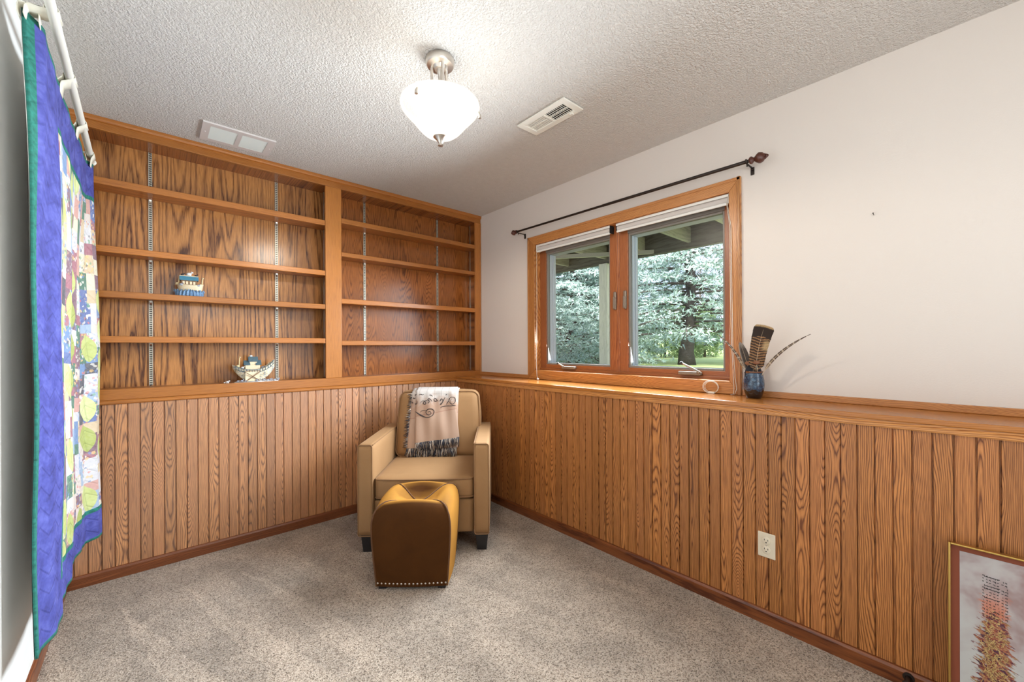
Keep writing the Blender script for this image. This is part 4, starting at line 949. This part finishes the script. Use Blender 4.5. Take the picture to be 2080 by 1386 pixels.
# ------------------------------------------------------------------ framed print leaning on the right wall
ft = Vector((-.305, 0, .568)); fb = Vector((-.345, 0, .004))
def fp(y, k, off=0.):                      # k: 0 bottom, 1 top of the frame
    p = fb.lerp(ft, k); n = Vector((-(ft-fb).z, 0, (ft-fb).x)).normalized(); return Vector((p.x, y, p.z)) + n*off
t = thing('framed_print', 'abstract print in a thin gold frame leaning on the wainscot of the right wall', 'picture', (-.32, -3.3, 0))
Y0, Y1 = -2.976, -3.62
def slab(mb, ya, yb, ka, kb, o0, o1):
    v = [fp(y, k, o_) for y in (ya, yb) for k in (ka, kb) for o_ in (o0, o1)]
    return mb.add(v, [(0, 1, 3, 2), (4, 6, 7, 5), (0, 4, 5, 1), (2, 3, 7, 6), (0, 2, 6, 4), (1, 5, 7, 3)])
q = MB(); fw_ = .0055; kf = fw_/.565
slab(q, Y0, Y0-fw_, 0, 1, -.004, .022); slab(q, Y1+fw_, Y1, 0, 1, -.004, .022); slab(q, Y0-fw_, Y1+fw_, 0, kf, -.004, .022); slab(q, Y0-fw_, Y1+fw_, 1-kf, 1, -.004, .022)
q.build('frame', brass, t, bevel=.0015)
slab(MB(), Y0-fw_, Y1+fw_, kf, 1-kf, .0, .006).build('rust_mat', plain('rust_mat_board', (.22, .052, .02), .8), t)
mw = .020; km = mw/.565
def paper():
    s = Sh('painted_print'); x, y, z = s.sep(s.co()); v = s.vec(0, y, z)
    n = s.noise(v, 4., 4., .6, .5); n2 = s.noise(s.vec(0, s.mul(y, .5), z), 40., 3.)
    c_ = s.ramp(s.add(n, s.mul(s.sub(n2, .5), .08)), [(.36, (.28, .19, .18)), (.47, (.39, .345, .335)), (.6, (.44, .43, .41))])
    # a tall loose column of paint, its edges broken by slanting brush strokes
    sl_ = s.vec(0, s.add(s.mul(y, .9), s.mul(z, .25)), s.sub(z, s.mul(y, .35)))
    st = s.noise(s.vmul(sl_, (1, 1., 3.)), 34., 3., .6, .4); st2 = s.noise(s.vmul(sl_, (1, 1., 2.2)), 52., 3., .6, .8); st3 = s.noise(v, 150., 2., .6, 1.)
    half = s.add(.030, s.mul(s.m_('MAXIMUM', s.sub(.36, z), 0.), .060))
    d = s.m_('DIVIDE', s.m_('ABSOLUTE', s.sub(y, .225)), half)
    e = s.add(d, s.mul(s.sub(st, .5), 2.6)); e = s.add(e, s.mul(s.m_('MAXIMUM', s.sub(z, .355), 0.), 26.))
    mask = s.ramp(e, [(.82, 1.), (1.02, 0.)])
    pc = s.ramp(st2, [(.28, (.035, .012, .032)), (.44, (.075, .02, .04)), (.50, (.28, .055, .022)), (.57, (.33, .16, .09)), (.63, (.25, .15, .035)), (.70, (.05, .014, .035)), (.78, (.32, .08, .03))])
    pc = s.mix(s.mul(s.ramp(st3, [(.53, 0.), (.60, .85)]), s.ramp(d, [(.35, 1.), (.8, .08)])), pc, (.52, .36, .14))
    glow = s.mul(s.ramp(s.add(d, s.mul(s.sub(st2, .5), 2.)), [(.6, .8), (1., 0.)]), s.ramp(z, [(.36, 0.), (.37, 1.), (.41, .8), (.45, 0.)]))
    c_ = s.mix(glow, c_, (.50, .12, .035))
    return s.pbr(s.mix(mask, c_, pc), .75)
slab(MB(), Y0-fw_-mw, Y1+fw_+mw, kf+km*1.4, 1-kf-km*.9, .006, .0068).build('print_paper', paper(), t)
rp_ = random.Random(3)
mb = MB()
for k in range(120):
    kk = rp_.uniform(.02, .60); yc = -3.075+rp_.uniform(-1, 1)*.026; P = [fp(yc, kk, .0088)]
    for j in range(5): yc += rp_.uniform(-.006, .006); kk += rp_.uniform(-.014, .014); P.append(fp(yc, kk, .0088+.0002*j))
    mb.tube(P, .0007, 4)
mb.build('gold_scribble', plain('pale_gold_ink', (.55, .38, .15), .5), t)
mb = MB()
for row in range(14):
    kk = .855-.0165*row
    for col, yy in enumerate((-3.050, -3.058, -3.064, -3.072, -3.080, -3.089, -3.096)):
        w_ = [.0045, .003, .004, .005, .004, .004, .005][col]*(.7+.6*rp_.random())
        if rp_.random() < .85: slab(mb, yy, yy-w_, kk-.02*(yy+3.05)/.05*0+.012*(col/6)*-1, kk+.0035-.012*(col/6), .0066, .0072)
        if rp_.random() < .5: slab(mb, yy-w_*.8, yy-w_, kk-.006-.012*(col/6), kk+.003-.012*(col/6), .0066, .0072)
for row in (0, 3, 4, 7): slab(mb, -3.054, -3.086, .850-.0165*row, .853-.0165*row, .0066, .0072)
mb.build('dark_lettering', plain('dark_ink', (.02, .018, .018), .7), t)
# ------------------------------------------------------------------ outside: ground, deck overhead, trees
GZ = .86
def gfun(x, y): return GZ + max(0, x-9)*.028 + .02*sin(x*.7)*cos(y*.5)
def lawn():
    s = Sh('spring_lawn'); v = s.co(); n = s.noise(v, 2.2, 4., .6); f = s.noise(v, 60., 3.)
    c_ = s.ramp(s.add(s.mul(n, .6), s.mul(f, .4)), [(.3, (.34, .42, .16)), (.55, (.48, .57, .25)), (.75, (.58, .63, .36))])
    c_ = s.mix(s.ramp(s.sep(v)[0], [(0., 1.), (1., 0.)]), c_, c_)
    return s.pbr(c_, .95, s.bump(f, .02, .5))
g = MB().grid(lambda u, v: (.17+u*34, -14+v*36, gfun(.17+u*34, -14+v*36)), 60, 60).build('ground', lawn(), None, smooth=True); struct(g, 'bright green lawn sloping away outside the window', 'lawn')
dwood = oak('weathered_deck_wood', 'Y', light_=(.15, .13, .10), dark=(.08, .065, .05), ring=120., rough=.75)
dwood_lit = oak('lit_joist_wood', 'X', light_=(.66, .58, .50), dark=(.46, .40, .33), ring=120., rough=.75)  # lightened: lawn light on the joist undersides is put into the colour
post_w = oak('grey_post_wood', 'Z', light_=(.84, .77, .76), dark=(.70, .64, .62), ring=90., rough=.8)
dk = thing('deck', 'grey wooden deck overhead outside the window with joists and beams', 'deck', (1.5, 0, 2.65))
bd = MB()
for k in range(20): bd.box(.18+k*.14, .18+k*.14+.134, -5, 5, 2.685, 2.72)
bd.build('deck_boards', dwood, dk)
for y in (-3.16, -2.55, -1.94, -1.33, -.735, -.115, .50, 1.21, 1.85, 2.5, 3.1): MB().box(.18, 2.66, y-.019, y+.019, 2.50, 2.684).build('joist', dwood_lit, dk)
MB().box(2.66, 2.74, -5, 5, 2.435, 2.684).build('rim_beam', dwood, dk)
db = MB(); rodbox(db, (.9, 2.2, 2.474), (2.70, -.28, 2.474), .045, .05); db.build('diagonal_brace', dwood_lit, dk)
po = MB().box(2.63, 2.78, .46, .60, gfun(2.7, .5)-.02, 2.435).build('deck_post', post_w, None, bevel=.006, base=(2.7, .53, GZ)); tag(po, 'square grey wooden post carrying the deck outside the left sash', 'post')
bark = mottled('dark_spruce_bark', (.035, .028, .027), (.12, .10, .095), 22., .95, .02)
twig_m = plain('grey_twig', (.13, .105, .095), .9)
def needles(name, a, b, c_):
    s = Sh(name); v = s.co(); n = s.noise(v, 1.6, 3., .6); f = s.white(s.vmul(v, (9., 9., 9.)))
    col = s.ramp(s.add(s.mul(n, .7), s.mul(s.noise(v, 14., 2.), .3)), [(.30, a), (.5, b), (.70, c_)])
    return s.pbr(col, .8, Sheen_Weight=.2)
blue_needles = needles('blue_spruce_needles', (.22, .33, .30), (.46, .60, .56), (.70, .82, .79))
green_leaves = needles('arborvitae_leaves', (.12, .20, .075), (.30, .42, .18), (.52, .60, .32))
def tri_mesh(name, P, m_, parent):
    """P: (n,3,3) array of triangles in world coordinates"""
    b = np.array(BASE[parent.name]); n = len(P); me = bpy.data.meshes.new(name)
    me.vertices.add(n*3); me.vertices.foreach_set('co', (P-b).astype(np.float32).ravel())
    me.loops.add(n*3); me.loops.foreach_set('vertex_index', np.arange(n*3, dtype=np.int32))
    me.polygons.add(n); me.polygons.foreach_set('loop_start', np.arange(0, n*3, 3, dtype=np.int32))
    me.update(); me.validate(); me.materials.append(m_); o = bpy.data.objects.new(name, me); COL.objects.link(o); o.parent = parent; BASE[o.name] = tuple(b); return o
def spray(A, Dv, rs, size, n):
    """n small pointed leaves scattered about the points A (k,3) along directions Dv"""
    k = len(A); idx = rs.integers(0, k, n); p = A[idx]+rs.normal(0, .018, (n, 3)); d = Dv[idx]+rs.normal(0, .75, (n, 3)); d /= np.linalg.norm(d, axis=1)[:, None]
    e = np.cross(d, rs.normal(0, 1, (n, 3))); e /= np.linalg.norm(e, axis=1)[:, None]; L = (size*rs.uniform(.6, 1.3, n))[:, None]
    return np.stack([p-e*L*.16, p+e*L*.16, p+d*L], 1)
def spruce(loc, h, rad, r0, zlow, seed, label, nb=110, dens=330, trunk=None, size=.085):
    rs = np.random.default_rng(seed); x, y, z = loc
    t = thing('spruce_tree', label, 'tree', loc, 'blue spruces outside the window')
    tp = trunk or [(0, 0, 0), (.02, 0, h*.3), (0, 0, h*.6), (0, 0, h)]
    MB().tube([(x+a, y+b, z+c_) for a, b, c_ in tp], [r0*(1.15 if i == 0 else (1-i/len(tp))**.8) for i in range(len(tp))], 14).build('trunk', bark, t, smooth=True)
    br = MB(); Pa = []; Pd = []
    for k in range(nb):
        f = (k+.5)/nb; zz = z+zlow+(h-zlow)*f**1.15; a = k*2.399+rs.normal(0, .2); L = rad*(1-(zz-z)/h)**.75*rs.uniform(.75, 1.1); dr = np.array([cos(a), sin(a), 0.])
        pts = [np.array([x, y, zz])+dr*L*s_+np.array([0, 0, .10*L*s_-.30*L*s_**2+.10*L*s_**4]) for s_ in np.linspace(0, 1, 9)]
        br.tube(pts, [max(.004, .024*(1-i/9)*L/2) for i in range(9)], 5)
        for i in range(2, 9):
            for sg in (-1, 1):
                for _ in range(2):
                    s_ = (i-rs.random())/8; base = pts[i-1]+(pts[i]-pts[i-1])*rs.random(); sd = np.array([-dr[1], dr[0], 0])*sg
                    tw = dr*rs.uniform(.3, .8)+sd*rs.uniform(.5, 1.)+np.array([0, 0, rs.uniform(-.35, .10)]); tl = (.16+.30*(1-abs(s_-.55)))*L/2
                    q = np.linspace(.05, 1, 7)[:, None]*tw*tl+base; Pa.append(q); Pd.append(np.tile(tw/np.linalg.norm(tw), (7, 1)))
    br.build('branches', twig_m, t, smooth=True)
    tri_mesh('needles', spray(np.concatenate(Pa), np.concatenate(Pd), rs, size, nb*dens), blue_needles, t)
spruce((5.85, .80, gfun(5.85, .8)-.03), 6.2, 2.9, .16, .62, 11, 'blue spruce with a thick bare dark trunk seen through the right sash', 150, 470, [(0, 0, 0), (.0, .01, .30), (.03, -.03, .62), (.05, -.06, 1.1), (.05, -.07, 2.), (.05, -.05, 3.6), (.03, 0, 6.2)])
spruce((4.95, 3.00, gfun(4.95, 3.)-.03), 5.6, 2.15, .13, .10, 5, 'dense blue spruce filling the view through the left sash', 190, 460)
spruce((13.0, 8.6, gfun(13.0, 8.6)-.03), 8.5, 3.0, .2, .3, 21, 'farther blue spruce standing behind the dense left one', 110, 300, size=.12)
spruce((9.6, -1.6, gfun(9.6, -1.6)-.03), 7.5, 2.4, .17, 1.5, 23, 'farther blue spruce at the right edge of the window view', 90, 260, size=.11)
def bush(loc, h, rad, seed, label, m_, n=9000, size=.09):
    rs = np.random.default_rng(seed); x, y, z = loc; t = thing('evergreen_shrub', label, 'shrub', loc, 'evergreen shrubs beyond the lawn')
    MB().tube([(x, y, z), (x, y, z+h*.5), (x, y, z+h*.92)], [.04, .03, .008], 7).build('stem', twig_m, t, smooth=True)
    k = 900; f = rs.random(k)**.8; a = rs.uniform(0, 2*pi, k); r_ = rad*np.sqrt(np.clip(1-f**1.7, .03, 1))*rs.uniform(.62, 1.05, k)*(1+.18*np.sin(a*5+f*13))
    A = np.stack([x+r_*np.cos(a), y+r_*np.sin(a), z+.02+f*h], 1); Dv = np.stack([np.cos(a)*.5, np.sin(a)*.5, np.full(k, .9)], 1)
    P = spray(A, Dv, rs, size, n); P = P + 0; tri_mesh('foliage', P, m_, t)
for (x, y, h, r_, lab, m_, sd) in ((9.0, 3.85, 1.35, .62, 'rounded dark evergreen shrub at the left of the right sash', blue_needles, 1), (9.6, 3.25, 1.75, .50, 'upright yellow green arborvitae nearest the dark shrub', green_leaves, 2), (9.9, 2.72, 1.65, .46, 'upright yellow green arborvitae in the middle of the row', green_leaves, 3),
        (10.1, 2.25, 1.55, .44, 'upright yellow green arborvitae beside the bare spruce trunk', green_leaves, 4), (8.6, 4.6, 1.2, .6, 'low evergreen shrub under the left spruce', blue_needles, 6)):
    bush((x, y, gfun(x, y)-.02), h, r_, sd, lab, m_)
def bare(loc, h, seed, label):
    rs = random.Random(seed); x, y, z = loc; t = thing('bare_tree', label, 'tree', loc, 'bare trees at the edge of the lawn')
    MB().tube([(x, y, z), (x+rs.uniform(-.1, .1), y+rs.uniform(-.1, .1), z+h*.5), (x+rs.uniform(-.3, .3), y+rs.uniform(-.3, .3), z+h)], [.075, .05, .012], 8).build('trunk', twig_m, t, smooth=True)
    br = MB()
    for k in range(26):
        f = .15+.8*k/26; a = k*2.4; L = (1-f)*h*.38+.3; p = Vector((x, y, z+h*f)); d = Vector((cos(a)*.7, sin(a)*.7, .8)); q = p+d*L*.5+Vector((rs.uniform(-.1, .1), rs.uniform(-.1, .1), 0)); e = p+d*L
        br.tube([p, q, e], [.022, .014, .004], 5)
        for _ in range(4): w_ = q.lerp(e, rs.random()); br.tube([w_, w_+Vector((rs.uniform(-.4, .4), rs.uniform(-.4, .4), rs.uniform(.1, .6)))], [.009, .002], 4)
    br.build('branches', twig_m, t, smooth=True)
rt_ = random.Random(9)
for k in range(6):
    x = 18+4*(k % 2)+rt_.uniform(-.5, .5); y = 2.6+k*.95; bare((x, y, gfun(x, y)-.02), rt_.uniform(4, 6), 40+k, 'thin leafless tree in the row beyond the lawn')
